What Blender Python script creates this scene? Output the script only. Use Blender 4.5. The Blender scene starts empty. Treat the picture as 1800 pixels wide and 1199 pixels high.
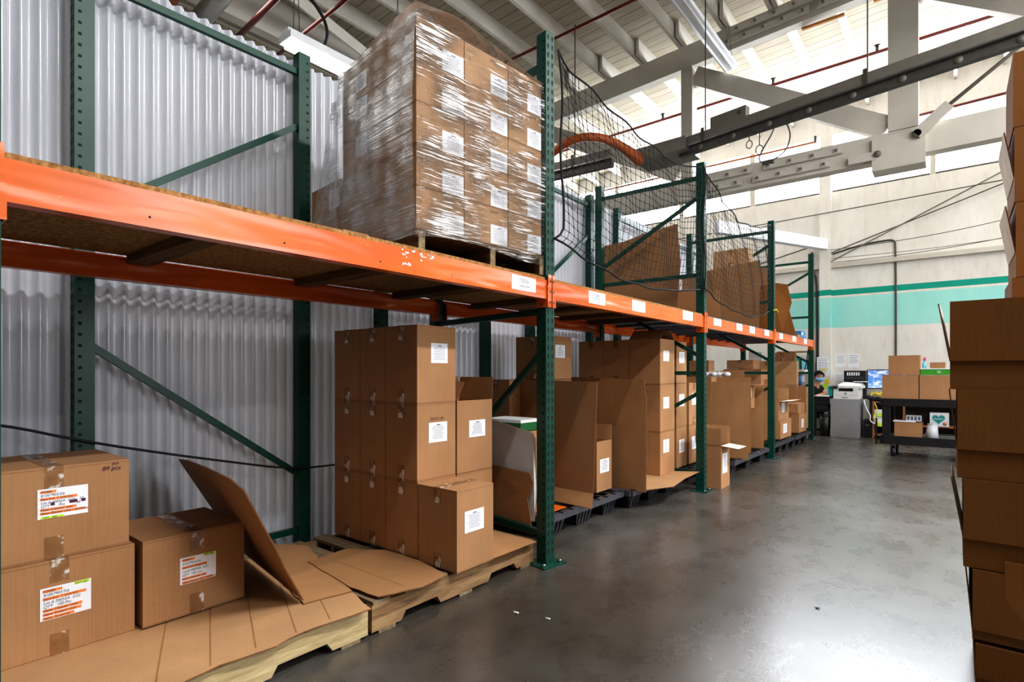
import bpy, bmesh, math, random
from mathutils import Vector, Matrix
random.seed(7)
PI = math.pi
S = bpy.context.scene
COL = S.collection

# ------------------------------------------------------------------ materials
def lin(c):
    return tuple(((v/255.0)/12.92 if v/255.0 <= .04045 else ((v/255.0+.055)/1.055)**2.4) for v in c)+(1.0,)

class N:
    def __init__(s, name):
        s.m = bpy.data.materials.new(name); s.m.use_nodes = True
        s.t = s.m.node_tree; s.t.nodes.clear()
        s.out = s.t.nodes.new('ShaderNodeOutputMaterial')
    def n(s, typ, **kw):
        x = s.t.nodes.new('ShaderNode'+typ)
        for k, v in kw.items():
            if hasattr(x, k): setattr(x, k, v)
            else: x.inputs[k.replace('_', ' ')].default_value = v
        return x
    def l(s, a, b): s.t.links.new(a, b)
    def coord(s, kind='Object', scale=(1, 1, 1), rot=(0, 0, 0)):
        if kind == 'World':
            o = s.n('NewGeometry').outputs['Position']
        else:
            o = s.n('TexCoord').outputs[kind]
        mp = s.n('Mapping'); mp.inputs['Scale'].default_value = scale; mp.inputs['Rotation'].default_value = rot
        s.l(o, mp.inputs['Vector']); return mp.outputs[0]
    def noise(s, vec, scale=5, detail=4, rough=.55):
        x = s.n('TexNoise'); x.inputs['Scale'].default_value = scale; x.inputs['Detail'].default_value = detail
        x.inputs['Roughness'].default_value = rough; s.l(vec, x.inputs['Vector']); return x.outputs['Fac']
    def ramp(s, fac, stops):
        r = s.n('ValToRGB'); e = r.color_ramp.elements
        while len(e) < len(stops): e.new(.5)
        for i, (p, c) in enumerate(stops):
            e[i].position = p; e[i].color = c if len(c) == 4 else lin(c)
        s.l(fac, r.inputs[0]); return r.outputs[0]
    def math(s, op, a, b=None):
        x = s.n('Math', operation=op)
        for i, v in enumerate((a, b)):
            if v is None: continue
            if isinstance(v, (int, float)): x.inputs[i].default_value = v
            else: s.l(v, x.inputs[i])
        return x.outputs[0]
    def mix(s, fac, a, b, mode='MIX'):
        x = s.n('MixRGB', blend_type=mode)
        for i, v in zip((0, 1, 2), (fac, a, b)):
            if isinstance(v, (int, float)): x.inputs[i].default_value = v
            elif isinstance(v, tuple): x.inputs[i].default_value = v
            else: s.l(v, x.inputs[i])
        return x.outputs[0]
    def bsdf(s, col, rough=.6, metal=0, spec=.5, bump=None, bstr=.2, bdist=.01, **kw):
        b = s.n('BsdfPrincipled')
        for k, v in (('Base Color', col), ('Roughness', rough), ('Metallic', metal), ('Specular IOR Level', spec)):
            if isinstance(v, (int, float, tuple)): b.inputs[k].default_value = v
            else: s.l(v, b.inputs[k])
        for k, v in kw.items(): b.inputs[k.replace('_', ' ')].default_value = v
        if bump is not None:
            bb = s.n('Bump'); bb.inputs['Strength'].default_value = bstr; bb.inputs['Distance'].default_value = bdist
            s.l(bump, bb.inputs['Height']); s.l(bb.outputs[0], b.inputs['Normal'])
        s.l(b.outputs[0], s.out.inputs[0]); return b

M = {}
def plain(name, rgb, rough=.6, metal=0, spec=.5, var=.12, scale=14, **kw):
    k = N(name); c = k.coord('Object'); f = k.noise(c, scale, 5)
    a = lin(rgb); lo = tuple(v*(1-var) for v in a[:3])+(1,); hi = tuple(min(1, v*(1+var)) for v in a[:3])+(1,)
    k.bsdf(k.ramp(f, [(.3, lo), (.7, hi)]), rough, metal, spec, bump=f, bstr=.08, bdist=.004, **kw)
    M[name] = k.m; return k.m

def cardboard(name, rgb, inner=False):
    k = N(name); c = k.coord('Object')
    oi = k.n('ObjectInfo')
    f = k.noise(c, 3.5, 5); g = k.noise(k.coord('Object', (260, 260, 3)), 1.0, 2); h = k.noise(c, 90, 3)
    a = lin(rgb)
    col = k.ramp(f, [(.25, tuple(v*.86 for v in a[:3])+(1,)), (.75, tuple(min(1, v*1.10) for v in a[:3])+(1,))])
    col = k.mix(.22, col, k.ramp(g, [(.35, (.55, .55, .55, 1)), (.65, (1, 1, 1, 1))]), 'MULTIPLY')
    tint = k.ramp(oi.outputs['Random'], [(0, (.86, .84, .80, 1)), (.5, (1, .98, .96, 1)), (1, (1.0, 1.0, 1.0, 1))])
    col = k.mix(1.0, col, tint, 'MULTIPLY')
    col = k.mix(.10, col, k.ramp(h, [(.4, (.6, .6, .6, 1)), (.6, (1, 1, 1, 1))]), 'MULTIPLY')
    k.bsdf(col, .72, 0, .28, bump=k.math('ADD', g, f), bstr=.10, bdist=.003)
    M[name] = k.m
cardboard('kraft', (176, 133, 95)); cardboard('kraft_dark', (156, 104, 54)); cardboard('kraft_light', (192, 152, 112))
cardboard('kraft_sheet', (176, 134, 94)); cardboard('kraft_taupe', (182, 144, 106)); cardboard('kraft_shade', (140, 92, 44))  # kraft_shade: shade on the right edge stack put into its darker colour
plain('kraft_edge', (120, 78, 45), .8); plain('crease', (156, 112, 68), .8)
plain('kraft_pale', (240, 228, 208), .7)
plain('seam', (66, 40, 22), .9, var=.05)
plain('white_paper', (240, 242, 250), .6, var=.03); plain('ink', (52, 54, 70), .7); plain('ink_purple', (86, 28, 62), .7)
plain('hi_orange', (246, 138, 60), .6, var=.05); plain('hi_green', (196, 236, 70), .6, var=.05)
plain('grey_ink', (92, 94, 112), .7)
plain('green_paint', (14, 68, 57), .38, spec=.35, var=.10, scale=6); plain('hole', (7, 12, 12), .8, var=.02)
plain('rust_orange', (170, 84, 30), .5)
plain('black_plastic', (26, 26, 29), .42, var=.25, scale=20); plain('grey_plastic', (66, 66, 74), .5, var=.2)
plain('black_net', (16, 16, 20), .8); plain('black_rubber', (18, 18, 19), .6)
plain('steel', (150, 150, 155), .35, metal=.9, var=.1); plain('dark_steel', (84, 82, 78), .5, metal=.35, var=.15)
plain('cream_paint', (206, 201, 191), .6, var=.07, scale=3); plain('grey_track', (118, 114, 106), .5, var=.1)
plain('red_pipe', (108, 34, 30), .45); plain('printer_white', (226, 228, 230), .4, var=.02); plain('cabinet_grey', (150, 152, 156), .5, var=.04)
plain('screen_dark', (40, 48, 56), .2); plain('teal_box', (30, 140, 140), .5, var=.3, scale=50); plain('yellow', (240, 214, 60), .6)
plain('green_box', (62, 150, 40), .5, var=.05); plain('dark_green', (12, 92, 44), .5, var=.05); plain('blue', (30, 130, 200), .5); plain('purple', (120, 70, 150), .5)
plain('skin', (196, 140, 112), .5, var=.04); plain('hair', (14, 10, 10), .85, spec=.2); plain('black_cloth', (20, 20, 24), .8); plain('jeans', (86, 90, 104), .85, scale=60)
plain('mask_blue', (122, 170, 214), .7, var=.03); plain('pink', (214, 90, 150), .5); plain('clear_white', (214, 218, 224), .35, var=.04)
plain('sky_blue', (120, 200, 226), .5); plain('shelf_wood', (156, 104, 66), .6); plain('tan_bit', (196, 130, 60), .6)
plain('galvanised', (170, 172, 174), .3, metal=.8, var=.12)

k = N('orange_paint'); c = k.coord('World', (1, 1, 1)); f = k.noise(c, 1.6, 3); g = k.noise(c, 60, 4)
col = k.ramp(f, [(.3, (200, 84, 20)), (.7, (230, 112, 32))]); col = k.mix(k.ramp(g, [(.70, (0, 0, 0, 1)), (.76, (1, 1, 1, 1))]), col, lin((232, 158, 120)))
k.bsdf(col, .24, 0, .6, bump=k.noise(k.coord('World', (1, .5, 3)), 2.4, 2), bstr=.5, bdist=.04); M['orange_paint'] = k.m

def wood(name, lo, hi, scale=(1, 12, 12)):
    k = N(name); c = k.coord('Object', scale); f = k.noise(c, 3.2, 6, .62); g = k.noise(k.coord('Object', tuple(v*4 for v in scale)), 4, 3)
    col = k.ramp(f, [(.3, lo), (.7, hi)]); col = k.mix(.35, col, k.ramp(g, [(.35, (.45, .42, .4, 1)), (.65, (1, 1, 1, 1))]), 'MULTIPLY')
    k.bsdf(col, .8, 0, .2, bump=g, bstr=.25, bdist=.003); M[name] = k.m
wood('pallet_pale', (168, 146, 108), (212, 192, 148), (12, 1, 12)); wood('pallet_brown', (120, 92, 66), (178, 146, 108), (12, 1, 12))
wood('pallet_slat', (112, 96, 76), (160, 142, 114), (1, 12, 12)); wood('dark_slat', (82, 62, 40), (128, 98, 62), (1, 12, 12))
wood('raw_wood', (170, 110, 50), (206, 146, 80), (1, 6, 6))

k = N('chipboard'); c = k.coord('World'); f = k.noise(c, 70, 4); h = k.noise(c, 2.2, 3)
col = k.ramp(f, [(.3, (118, 84, 50)), (.5, (158, 118, 72)), (.7, (190, 150, 100))]); col = k.mix(.3, col, k.ramp(h, [(.3, (.6, .55, .5, 1)), (.7, (1, 1, 1, 1))]), 'MULTIPLY')
k.bsdf(col, .85, 0, .2, bump=f, bstr=.3, bdist=.004); M['chipboard'] = k.m

k = N('concrete'); c = k.coord('World'); f = k.noise(c, .75, 7, .6); g = k.noise(k.coord('World', (1, .7, 1), (0, 0, .5)), 5, 12, .72); h = k.noise(k.coord('World', (2.2, .6, 1), (0, 0, .4)), 7, 9, .75)
sx = k.n('SeparateXYZ'); k.l(k.n('NewGeometry').outputs['Position'], sx.inputs[0])
base = k.ramp(f, [(.32, (58, 52, 44)), (.5, (76, 72, 67)), (.68, (98, 97, 96))])
spots = k.ramp(g, [(.30, (.35, .35, .36, 1)), (.40, (.84, .84, .85, 1)), (.66, (1.18, 1.17, 1.15, 1))])
dark = k.ramp(h, [(.30, (.30, .30, .31, 1)), (.355, (1, 1, 1, 1))])
col = k.mix(.85, base, spots, 'MULTIPLY'); col = k.mix(.8, col, dark, 'MULTIPLY')
k.bsdf(col, k.math('ADD', k.math('MULTIPLY', g, .16), .20), 0, .8, bump=k.math('ADD', g, h), bstr=.07, bdist=.004); M['concrete'] = k.m

k = N('corrugated'); c = k.coord('World', (1, 1, .4)); f = k.noise(c, 3, 4)
b = k.bsdf(k.ramp(f, [(.3, (196, 199, 210)), (.7, (218, 221, 231))]), .18, 0, .8, bump=f, bstr=.1)
tr = k.n('BsdfTranslucent'); tr.inputs[0].default_value = (.8, .82, .88, 1); mx = k.n('MixShader'); mx.inputs[0].default_value = .22
k.l(b.outputs[0], mx.inputs[1]); k.l(tr.outputs[0], mx.inputs[2]); k.l(mx.outputs[0], k.out.inputs[0]); M['corrugated'] = k.m

def planks(name, lo, hi, axis, width, dark=.25):
    k = N(name); sx = k.n('SeparateXYZ'); k.l(k.n('NewGeometry').outputs['Position'], sx.inputs[0])
    u = k.math('DIVIDE', sx.outputs[axis], width); fr = k.math('FRACT', u); fl = k.math('FLOOR', u)
    gap = k.math('LESS_THAN', fr, .05)
    wn = k.n('TexWhiteNoise', noise_dimensions='1D'); k.l(fl, wn.inputs['W'])
    sc = (1, 10, 1) if axis == 1 else (10, 1, 1)
    f = k.noise(k.coord('World', sc), 2, 5)
    col = k.ramp(f, [(.3, lo), (.7, hi)])
    col = k.mix(.25, col, k.ramp(wn.outputs[0], [(0, (.7, .7, .7, 1)), (1, (1, 1, 1, 1))]), 'MULTIPLY')
    col = k.mix(gap, col, tuple(v*dark for v in lin(lo)[:3])+(1,))
    k.bsdf(col, .75, 0, .2, bump=k.math('SUBTRACT', 1.0, gap), bstr=.4, bdist=.01); M[name] = k.m
planks('roof_deck', (176, 167, 148), (200, 192, 174), 1, .19)
k = N('painted_wall'); sx = k.n('SeparateXYZ'); k.l(k.n('NewGeometry').outputs['Position'], sx.inputs[0]); z = sx.outputs[2]
f = k.noise(k.coord('World', (1, 1, .5)), 1.6, 7, .65); g = k.noise(k.coord('World', (3, 3, .6)), 5, 5)
cream = k.ramp(f, [(.3, (222, 219, 213)), (.7, (238, 236, 232))])
cream = k.mix(.3, cream, k.ramp(g, [(.3, (.72, .70, .66, 1)), (.5, (1, 1, 1, 1))]), 'MULTIPLY')
def band(a, b_): return k.math('MULTIPLY', k.math('GREATER_THAN', z, a), k.math('LESS_THAN', z, b_))
col = k.mix(band(1.977, 2.565), cream, k.ramp(f, [(.3, (150, 222, 216)), (.7, (174, 234, 228))]))
col = k.mix(band(2.605, 2.715), col, lin((18, 160, 140)))
k.bsdf(col, .7, 0, .3, bump=f, bstr=.1); M['painted_wall'] = k.m

def emit(name, rgb, st):
    k = N(name); e = k.n('Emission'); e.inputs[0].default_value = rgb; e.inputs[1].default_value = st; k.l(e.outputs[0], k.out.inputs[0]); M[name] = k.m
emit('daylight', (.90, .94, 1, 1), 22); emit('tube_glow', (1, .97, .9, 1), 22)
k = N('screen_glow'); c = k.coord('Generated'); sx = k.n('SeparateXYZ'); k.l(c, sx.inputs[0])
f = k.noise(k.coord('Object', (3, 3, 6)), 3, 5)
col = k.mix(k.ramp(f, [(.5, (0, 0, 0, 1)), (.62, (1, 1, 1, 1))]), k.ramp(sx.outputs[2], [(0, (170, 205, 235)), (.3, (90, 150, 215)), (1, (110, 150, 225))]), (1, 1, 1, 1))
e = k.n('Emission'); k.l(col, e.inputs[0]); e.inputs[1].default_value = 1.1; k.l(e.outputs[0], k.out.inputs[0]); M['screen_glow'] = k.m

k = N('tape'); c = k.coord('Object'); f = k.noise(c, 26, 4)
b = k.bsdf(k.ramp(f, [(.35, (152, 106, 64)), (.55, (176, 130, 86)), (.62, (232, 226, 218))]), .2, 0, .6, bump=f, bstr=.5, bdist=.003)  # palest stop paints white glints into the tape colour
tr = k.n('BsdfTransparent'); mx = k.n('MixShader'); k.l(k.ramp(f, [(.5, (.30, .30, .30, 1)), (.66, (.8, .8, .8, 1))]), mx.inputs[0])
k.l(tr.outputs[0], mx.inputs[1]); k.l(b.outputs[0], mx.inputs[2]); k.l(mx.outputs[0], k.out.inputs[0]); M['tape'] = k.m

def film(name, rot, base, streak_lo, rough=.13, crw=.30, frm=1.3):
    k = N(name)
    v = k.coord('Object', (1.4, 1.4, 52), rot); f = k.noise(v, 1.0, 6, .65)
    v2 = k.coord('Object', (5, 5, 130), rot); f2 = k.noise(v2, 1.0, 4, .65)
    big = k.noise(k.coord('Object'), 3.2, 4); cr = k.noise(k.coord('Object'), 24, 6, .7)
    h = k.math('ADD', f, k.math('MULTIPLY', cr, crw))
    bb = k.n('Bump'); bb.inputs['Strength'].default_value = 1.0; bb.inputs['Distance'].default_value = .05; k.l(h, bb.inputs['Height'])
    gl = k.n('BsdfGlossy'); gl.inputs['Roughness'].default_value = rough; k.l(bb.outputs[0], gl.inputs['Normal']); gl.inputs[0].default_value = (1, 1, 1, 1)
    g2 = k.n('BsdfGlossy'); g2.inputs['Roughness'].default_value = .55; g2.inputs[0].default_value = (1, 1, 1, 1)
    df = k.n('BsdfDiffuse'); df.inputs[0].default_value = (1, 1, 1, 1)
    wh = k.n('MixShader'); wh.inputs[0].default_value = .4; k.l(df.outputs[0], wh.inputs[1]); k.l(g2.outputs[0], wh.inputs[2])
    tr = k.n('BsdfTransparent')
    m_ = k.math('ADD', k.math('MULTIPLY', f2, .62), k.math('MULTIPLY', big, .42))
    streak = k.ramp(m_, [(streak_lo, (.015, .015, .015, 1)), (streak_lo+.045, (.9, .9, .9, 1))])  # mask for white streaks that paint highlights onto the film
    m1 = k.n('MixShader'); k.l(streak, m1.inputs[0]); k.l(tr.outputs[0], m1.inputs[1]); k.l(wh.outputs[0], m1.inputs[2])
    fr = k.n('Fresnel'); fr.inputs[0].default_value = 1.45; k.l(bb.outputs[0], fr.inputs['Normal'])
    msk = k.ramp(big, [(.40, (.25, .25, .25, 1)), (.62, (1, 1, 1, 1))])
    fac = k.math('MINIMUM', k.math('MULTIPLY', msk, k.math('ADD', k.math('MULTIPLY', fr.outputs[0], frm), base)), .9)
    m2 = k.n('MixShader'); k.l(fac, m2.inputs[0]); k.l(m1.outputs[0], m2.inputs[1]); k.l(gl.outputs[0], m2.inputs[2]); k.l(m2.outputs[0], k.out.inputs[0])
    M[name] = k.m
film('film_face', (0, 0, 0), .14, .56); film('film_side', (.0, .6, 0), .06, .565, .13, .10, .9); film('film_top', (.9, .6, .4), .35, .45, .2)

# ------------------------------------------------------------------ mesh builder
class MB:
    def __init__(s): s.v = []; s.f = []; s.mi = []; s.mats = []; s.sm = []
    def mat(s, m):
        if m not in s.mats: s.mats.append(m)
        return s.mats.index(m)
    def add(s, vs, fs, m, smooth=False):
        b = len(s.v); s.v += [tuple(v) for v in vs]; i = s.mat(m)
        for f in fs: s.f.append(tuple(b+q for q in f)); s.mi.append(i); s.sm.append(smooth)
        return s
    def hexa(s, p, m):   # p: 8 pts bottom ccw, top ccw
        return s.add(p, [(3, 2, 1, 0), (4, 5, 6, 7), (0, 1, 5, 4), (1, 2, 6, 5), (2, 3, 7, 6), (3, 0, 4, 7)], m)
    def box(s, x0, x1, y0, y1, z0, z1, m):
        return s.hexa([(x0, y0, z0), (x1, y0, z0), (x1, y1, z0), (x0, y1, z0), (x0, y0, z1), (x1, y0, z1), (x1, y1, z1), (x0, y1, z1)], m)
    def quad(s, a, b, c, d, m): return s.add([a, b, c, d], [(0, 1, 2, 3)], m)
    def bar(s, a, b, w, h, m, up=(0, 0, 1)):   # rectangular bar from a to b; w across, h along up
        a = Vector(a); b = Vector(b); d = (b-a).normalized(); u = Vector(up)
        if abs(d.dot(u)) > .98: u = Vector((0, 1, 0))
        r = d.cross(u).normalized(); u = r.cross(d).normalized(); r *= w/2; u = u*h/2
        return s.hexa([a-r-u, a+r-u, b+r-u, b-r-u, a-r+u, a+r+u, b+r+u, b-r+u], m)
    def tube(s, pts, r, m, n=8, caps=True, radii=None):
        if 4 <= len(pts) <= 12:
            R_ = radii or [r]*len(pts); q4 = [tuple(p)+(k_,) for p, k_ in zip(pts, R_)]
            for _ in range(2):
                o4 = [q4[0]]
                for a4, b4 in zip(q4[:-1], q4[1:]):
                    o4 += [tuple(x*.75+y*.25 for x, y in zip(a4, b4)), tuple(x*.25+y*.75 for x, y in zip(a4, b4))]
                q4 = o4+[q4[-1]]
            pts = [p[:3] for p in q4]; radii = [p[3] for p in q4]
        pts = [Vector(p) for p in pts]; vs = []; fs = []; up = None
        for i, p in enumerate(pts):
            d = ((pts[min(i+1, len(pts)-1)]-pts[max(i-1, 0)])).normalized()
            if up is None: up = Vector((0, 0, 1)) if abs(d.z) < .9 else Vector((1, 0, 0))
            x = d.cross(up).normalized(); up = x.cross(d).normalized(); rr = radii[i] if radii else r
            for j in range(n):
                a = 2*PI*j/n; vs.append(p+(x*math.cos(a)+up*math.sin(a))*rr)
        for i in range(len(pts)-1):
            for j in range(n):
                fs.append((i*n+j, i*n+(j+1) % n, (i+1)*n+(j+1) % n, (i+1)*n+j))
        if caps: fs.append(tuple(range(n))[::-1]); fs.append(tuple((len(pts)-1)*n+j for j in range(n)))
        return s.add(vs, fs, m, True)
    def cyl(s, a, b, r, m, n=16, r2=None):
        return s.tube([a, b], r, m, n, True, [r, r if r2 is None else r2])
    def ball(s, c, r, m, sc=(1, 1, 1), n=12):
        vs = []; fs = []; k = n//2+1
        for i in range(k+1):
            t = PI*i/k
            for j in range(n):
                a = 2*PI*j/n; vs.append((c[0]+r*sc[0]*math.sin(t)*math.cos(a), c[1]+r*sc[1]*math.sin(t)*math.sin(a), c[2]+r*sc[2]*math.cos(t)))
        for i in range(k):
            for j in range(n): fs.append((i*n+j, i*n+(j+1) % n, (i+1)*n+(j+1) % n, (i+1)*n+j)[::-1])
        return s.add(vs, fs, m, True)
    def panel(s, pts, th, m, me=None):   # thick polygon sheet, pts planar list
        p = [Vector(q) for q in pts]; nrm = (p[1]-p[0]).cross(p[-1]-p[0]).normalized()*th; n = len(p)
        b = [q-nrm for q in p]
        s.add(list(p)+b, [tuple(range(n)), tuple(range(2*n-1, n-1, -1))], m)
        s.add(list(p)+b, [(i, n+i, n+(i+1) % n, (i+1) % n) for i in range(n)], me or m)
        return s
    def build(s, name, parent=None, loc=(0, 0, 0), rz=0, local=False, rot=None):
        """vertices are in parent space when a parent is given (or world space shifted by loc)"""
        me = bpy.data.meshes.new(name)
        me.from_pydata([tuple(Vector(v)-Vector(loc)) for v in s.v] if not local else s.v, [], s.f)
        for m in s.mats: me.materials.append(M[m])
        for p, i, sm in zip(me.polygons, s.mi, s.sm): p.material_index = i; p.use_smooth = sm
        me.update()
        o = bpy.data.objects.new(name, me); COL.objects.link(o); o.location = loc
        o.rotation_euler = rot if rot else (0, 0, rz)
        if parent: o.parent = parent
        return o

def tag(o, label=None, cat=None, group=None, kind=None):
    if label: o['label'] = label
    if cat: o['category'] = cat
    if group: o['group'] = group
    if kind: o['kind'] = kind
    return o
def empty(name, loc=(0, 0, 0), rz=0, label=None, cat=None, group=None):
    o = bpy.data.objects.new(name, None); o.empty_display_size = .1; COL.objects.link(o)
    o.location = loc; o.rotation_euler = (0, 0, rz); return tag(o, label, cat, group)
def copy_tree(o, parent=None):
    c = o.copy(); COL.objects.link(c); c.parent = parent
    for ch in list(o.children): copy_tree(ch, c)
    return c
def text(body, size, mat, parent, loc, face, name='lettering', align='LEFT', extra=0, sx=1):
    cu = bpy.data.curves.new(name, 'FONT'); cu.body = body; cu.size = size; cu.align_x = align; cu.align_y = 'CENTER'; cu.space_line = .95
    cu.materials.append(M[mat]); cu.shear = extra
    f0 = bpy.data.objects.new(name, cu); COL.objects.link(f0); dg = bpy.context.evaluated_depsgraph_get()
    me = bpy.data.meshes.new_from_object(f0.evaluated_get(dg)); bpy.data.objects.remove(f0); me.materials.clear(); me.materials.append(M[mat])
    o = bpy.data.objects.new(name, me); COL.objects.link(o); o.parent = parent; o.location = loc
    o.rotation_euler = {'x': (PI/2, 0, PI/2), '-y': (PI/2, 0, 0), 'top': (0, 0, 0)}[face]; o.scale = (sx, 1, 1)
    return o
def struct(o): o['kind'] = 'structure'; return o

# ------------------------------------------------------------------ camera
cam = bpy.data.cameras.new('camera'); co = bpy.data.objects.new('camera', cam); COL.objects.link(co)
cam.sensor_width = 36; cam.lens = 967/1800*36; cam.shift_y = (655-599.5)/1800; cam.clip_start = .05
co.location = (0, 0, 1.105); co.rotation_euler = (PI/2, 0, math.atan(779/967)); S.camera = co

# ------------------------------------------------------------------ building shell
struct(MB().box(-9.2, 8.2, -4, 12.5, -.1, 0, 'concrete').build('floor'))
def roofz(x): return 6.215+.047*x
mb = MB(); mb.hexa([(-9.2, -4, roofz(-9.2)+.235), (8.2, -4, roofz(8.2)+.235), (8.2, 12.6, roofz(8.2)+.235), (-9.2, 12.6, roofz(-9.2)+.235),
    (-9.2, -4, roofz(-9.2)+.3), (8.2, -4, roofz(8.2)+.3), (8.2, 12.6, roofz(8.2)+.3), (-9.2, 12.6, roofz(-9.2)+.3)], 'roof_deck')
struct(mb.build('ceiling'))
W = 12.3
struct(MB().box(-9.2, 8.2, W, W+.2, 0, 4.63, 'painted_wall').box(-9.2, 8.2, W, W+.2, 5.75, 6.9, 'painted_wall').build('wall_back'))
struct(MB().box(-9.4, -9.2, -4, W, 0, 6.9, 'cream_paint').build('wall_left'))
struct(MB().box(8.2, 8.4, -4, W, 0, 6.9, 'cream_paint').build('wall_right'))
wins = [(-9.2, -6.6), (-6.5, -4.95), (-4.85, -3.40), (-3.30, -2.08), (-1.87, -.35), (-.27, 1.6), (1.7, 3.6), (3.7, 5.6), (5.7, 8.2)]
for i, (a, b) in enumerate(wins):
    w = struct(MB().box(a, b, W+.12, W+.14, 4.63, 5.75, 'daylight').build('window_%d' % (i+1)))
    MB().box(a, b, W+.02, W+.1, 4.63, 4.67, 'dark_steel').box(a, b, W+.04, W+.1, 5.18, 5.205, 'dark_steel').build('window_frame', w)
for i, (a, b) in enumerate(zip(wins[:-1], wins[1:])):
    struct(MB().box(a[1], b[0], W, W+.1, 4.63, 5.75, 'cream_paint' if i != 3 else 'painted_wall').build('trim_%d' % (i+1)))
struct(MB().box(-2.075, -1.88, W-.12, W, 0, 5.0, 'painted_wall').build('pillar'))
struct(MB().box(-9.2, 8.2, W-.09, W, 3.14, 3.22, 'cream_paint').build('trim_ledge'))
struct(MB().box(-9.2, -2.08, W-.03, W, 0, .1, 'cream_paint').build('baseboard_back'))

# corrugated partition
mb = MB(); n = 0; y = -1.2; vs = []; xs = []
P = .0645; k = 8
N_ = int(9.9/P*k)
for i in range(N_+1):
    yy = -1.2+i*P/k; ph = 2*PI*yy/P; xx = -3.228+.0165*math.sin(ph)+.002*math.sin(yy*2.3)
    vs += [(xx, yy, .02), (xx, yy, 3.06+.006*math.sin(yy*3))]
mb.add(vs, [(2*i, 2*i+1, 2*i+3, 2*i+2) for i in range(N_)], 'corrugated', True)
part = mb.build('wall_partition'); struct(part)

# roof joists, run along y on top of the truss, with lapped ends
joists = []
def joist(x, y0, y1, h=.24, wd=.05, mat='cream_paint', name='ceiling_joist', dz=0):
    z = roofz(x)+dz
    return MB().box(x-wd/2, x+wd/2, y0, y1, z, z+h-.006, mat).build(name, None, (x, y0, z))
i = 0; x = -7.75
while x < 7.8:
    o = joist(x, -4, 8.55); tag(o, None, None, 'roof joists'); struct(o)
    o = joist(x+.075, 7.85, 12.3); struct(o)
    x += .64
for o in [o for o in COL.objects if o.name.startswith('ceiling_joist')]: o['kind'] = 'structure'
# blocking on truss
# roof truss at y 8.2
T = 8.2
def ch(x): return 5.86+.047*x   # underside of top chord
tr = empty('roof_truss', (0, T, 4), 0, 'cream timber roof truss with bolted chords spanning above the far racking', 'truss')
def seg(a, b, w, h, name, mat='cream_paint'):
    mm = MB().bar((a[0], 0, a[1]-4), (b[0], 0, b[1]-4), w, h, mat)
    return mm.build(name, tr)
seg((-9, ch(-9)+.17), (8, ch(8)+.17), .14, .34, 'top_chord')
seg((-9, 3.87), (8, 3.87), .18, .33, 'bottom_chord')
for xp, w_ in ((-8.5, .17), (-5.8, .17), (-3.15, .17), (-.49, .30), (2.2, .17), (4.9, .17)):
    MB().box(xp-w_/2, xp+w_/2, -.1, .1, .04, ch(xp)-4, 'cream_paint').build('web_post', tr)
for a, b in (((-8.4, 5.35), (-5.9, 4.15)), ((-5.75, 5.45), (-3.3, 4.15)), ((-3.05, 5.57), (-.66, 4.12)), ((-.3, 5.7), (2.1, 4.15)), ((2.3, 5.8), (4.8, 4.15))):
    seg(a, b, .12, .26, 'web_diagonal')
# bolted splice plates
def splice(x0, x1, z0, slope, nb):
    o = MB()
    for r in (0, 1):
        zz = z0+r*.14
        xs0 = x0+r*.14
        o.bar((xs0, -.12, zz-4), (xs0+(x1-x0), -.12, zz-4+slope*(x1-x0)), .02, .085, 'cream_paint')
        for q in range(nb):
            bx = xs0+.07+q*(x1-x0-.14)/(nb-1); bz = zz-4+slope*(bx-xs0)
            o.box(bx-.03, bx+.03, -.142, -.13, bz-.03, bz+.03, 'cream_paint'); o.cyl((bx, -.165, bz), (bx, -.142, bz), .017, 'grey_track', 6)
    o.build('splice_plate', tr)
splice(-3.0, -2.35, 3.80, 0, 3); splice(-2.2, -1.25, 3.80, 0, 4); splice(-2.62, -1.5, ch(-2.6)+.10, .047, 5); splice(-1.4, -.6, ch(-1.4)+.10, .047, 4)
o = MB(); bx = MB().box(-.80, -.27, -.14, .14, -.42, -.02, 'cream_paint'); bx.box(-1.05, -.75, -.15, -.11, -.28, -.18, 'cream_paint')
bx.cyl((-.74, -.17, -.22), (-.74, -.14, -.22), .04, 'grey_track', 8); bx.cyl((-.35, -.19, -.08), (-.35, -.14, -.08), .045, 'grey_track', 12)
bx.bar((-.36, -.17, -.09), (-.05, -.17, .17), .04, .12, 'cream_paint'); bx.build('gusset_plate', tr)
MB().tube([(-.05, -.17, .17), (.55, -.16, .62), (1.6, -.15, 1.4)], .022, 'grey_track').build('tie_rod', tr)
for xx in (-.80, -1.62):
    MB().box(xx, xx+.5, .06, .1, ch(xx)-4-.035, ch(xx)-4-.005, 'raw_wood').build('shim_board', tr)
# girder + brace above the left bay
struct(MB().box(-7.2, -7.05, -4, 8.1, roofz(-7.1)-.3, roofz(-7.1), 'cream_paint').build('ceiling_beam'))
tag(MB().bar((-6.75, 5.3, 5.72), (-6.2, 3.1, 5.72), .03, .16, 'cream_paint').build('roof_brace'), 'cream diagonal timber brace under the roof joists above the corrugated partition', 'brace')
tag(MB().bar((-3.2, 9.55, 3.60), (-1.98, 12.2, 3.60), .14, .20, 'white_paper').build('steel_beam'), 'short white horizontal beam meeting the wall pillar behind the last rack upright', 'beam')

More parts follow.
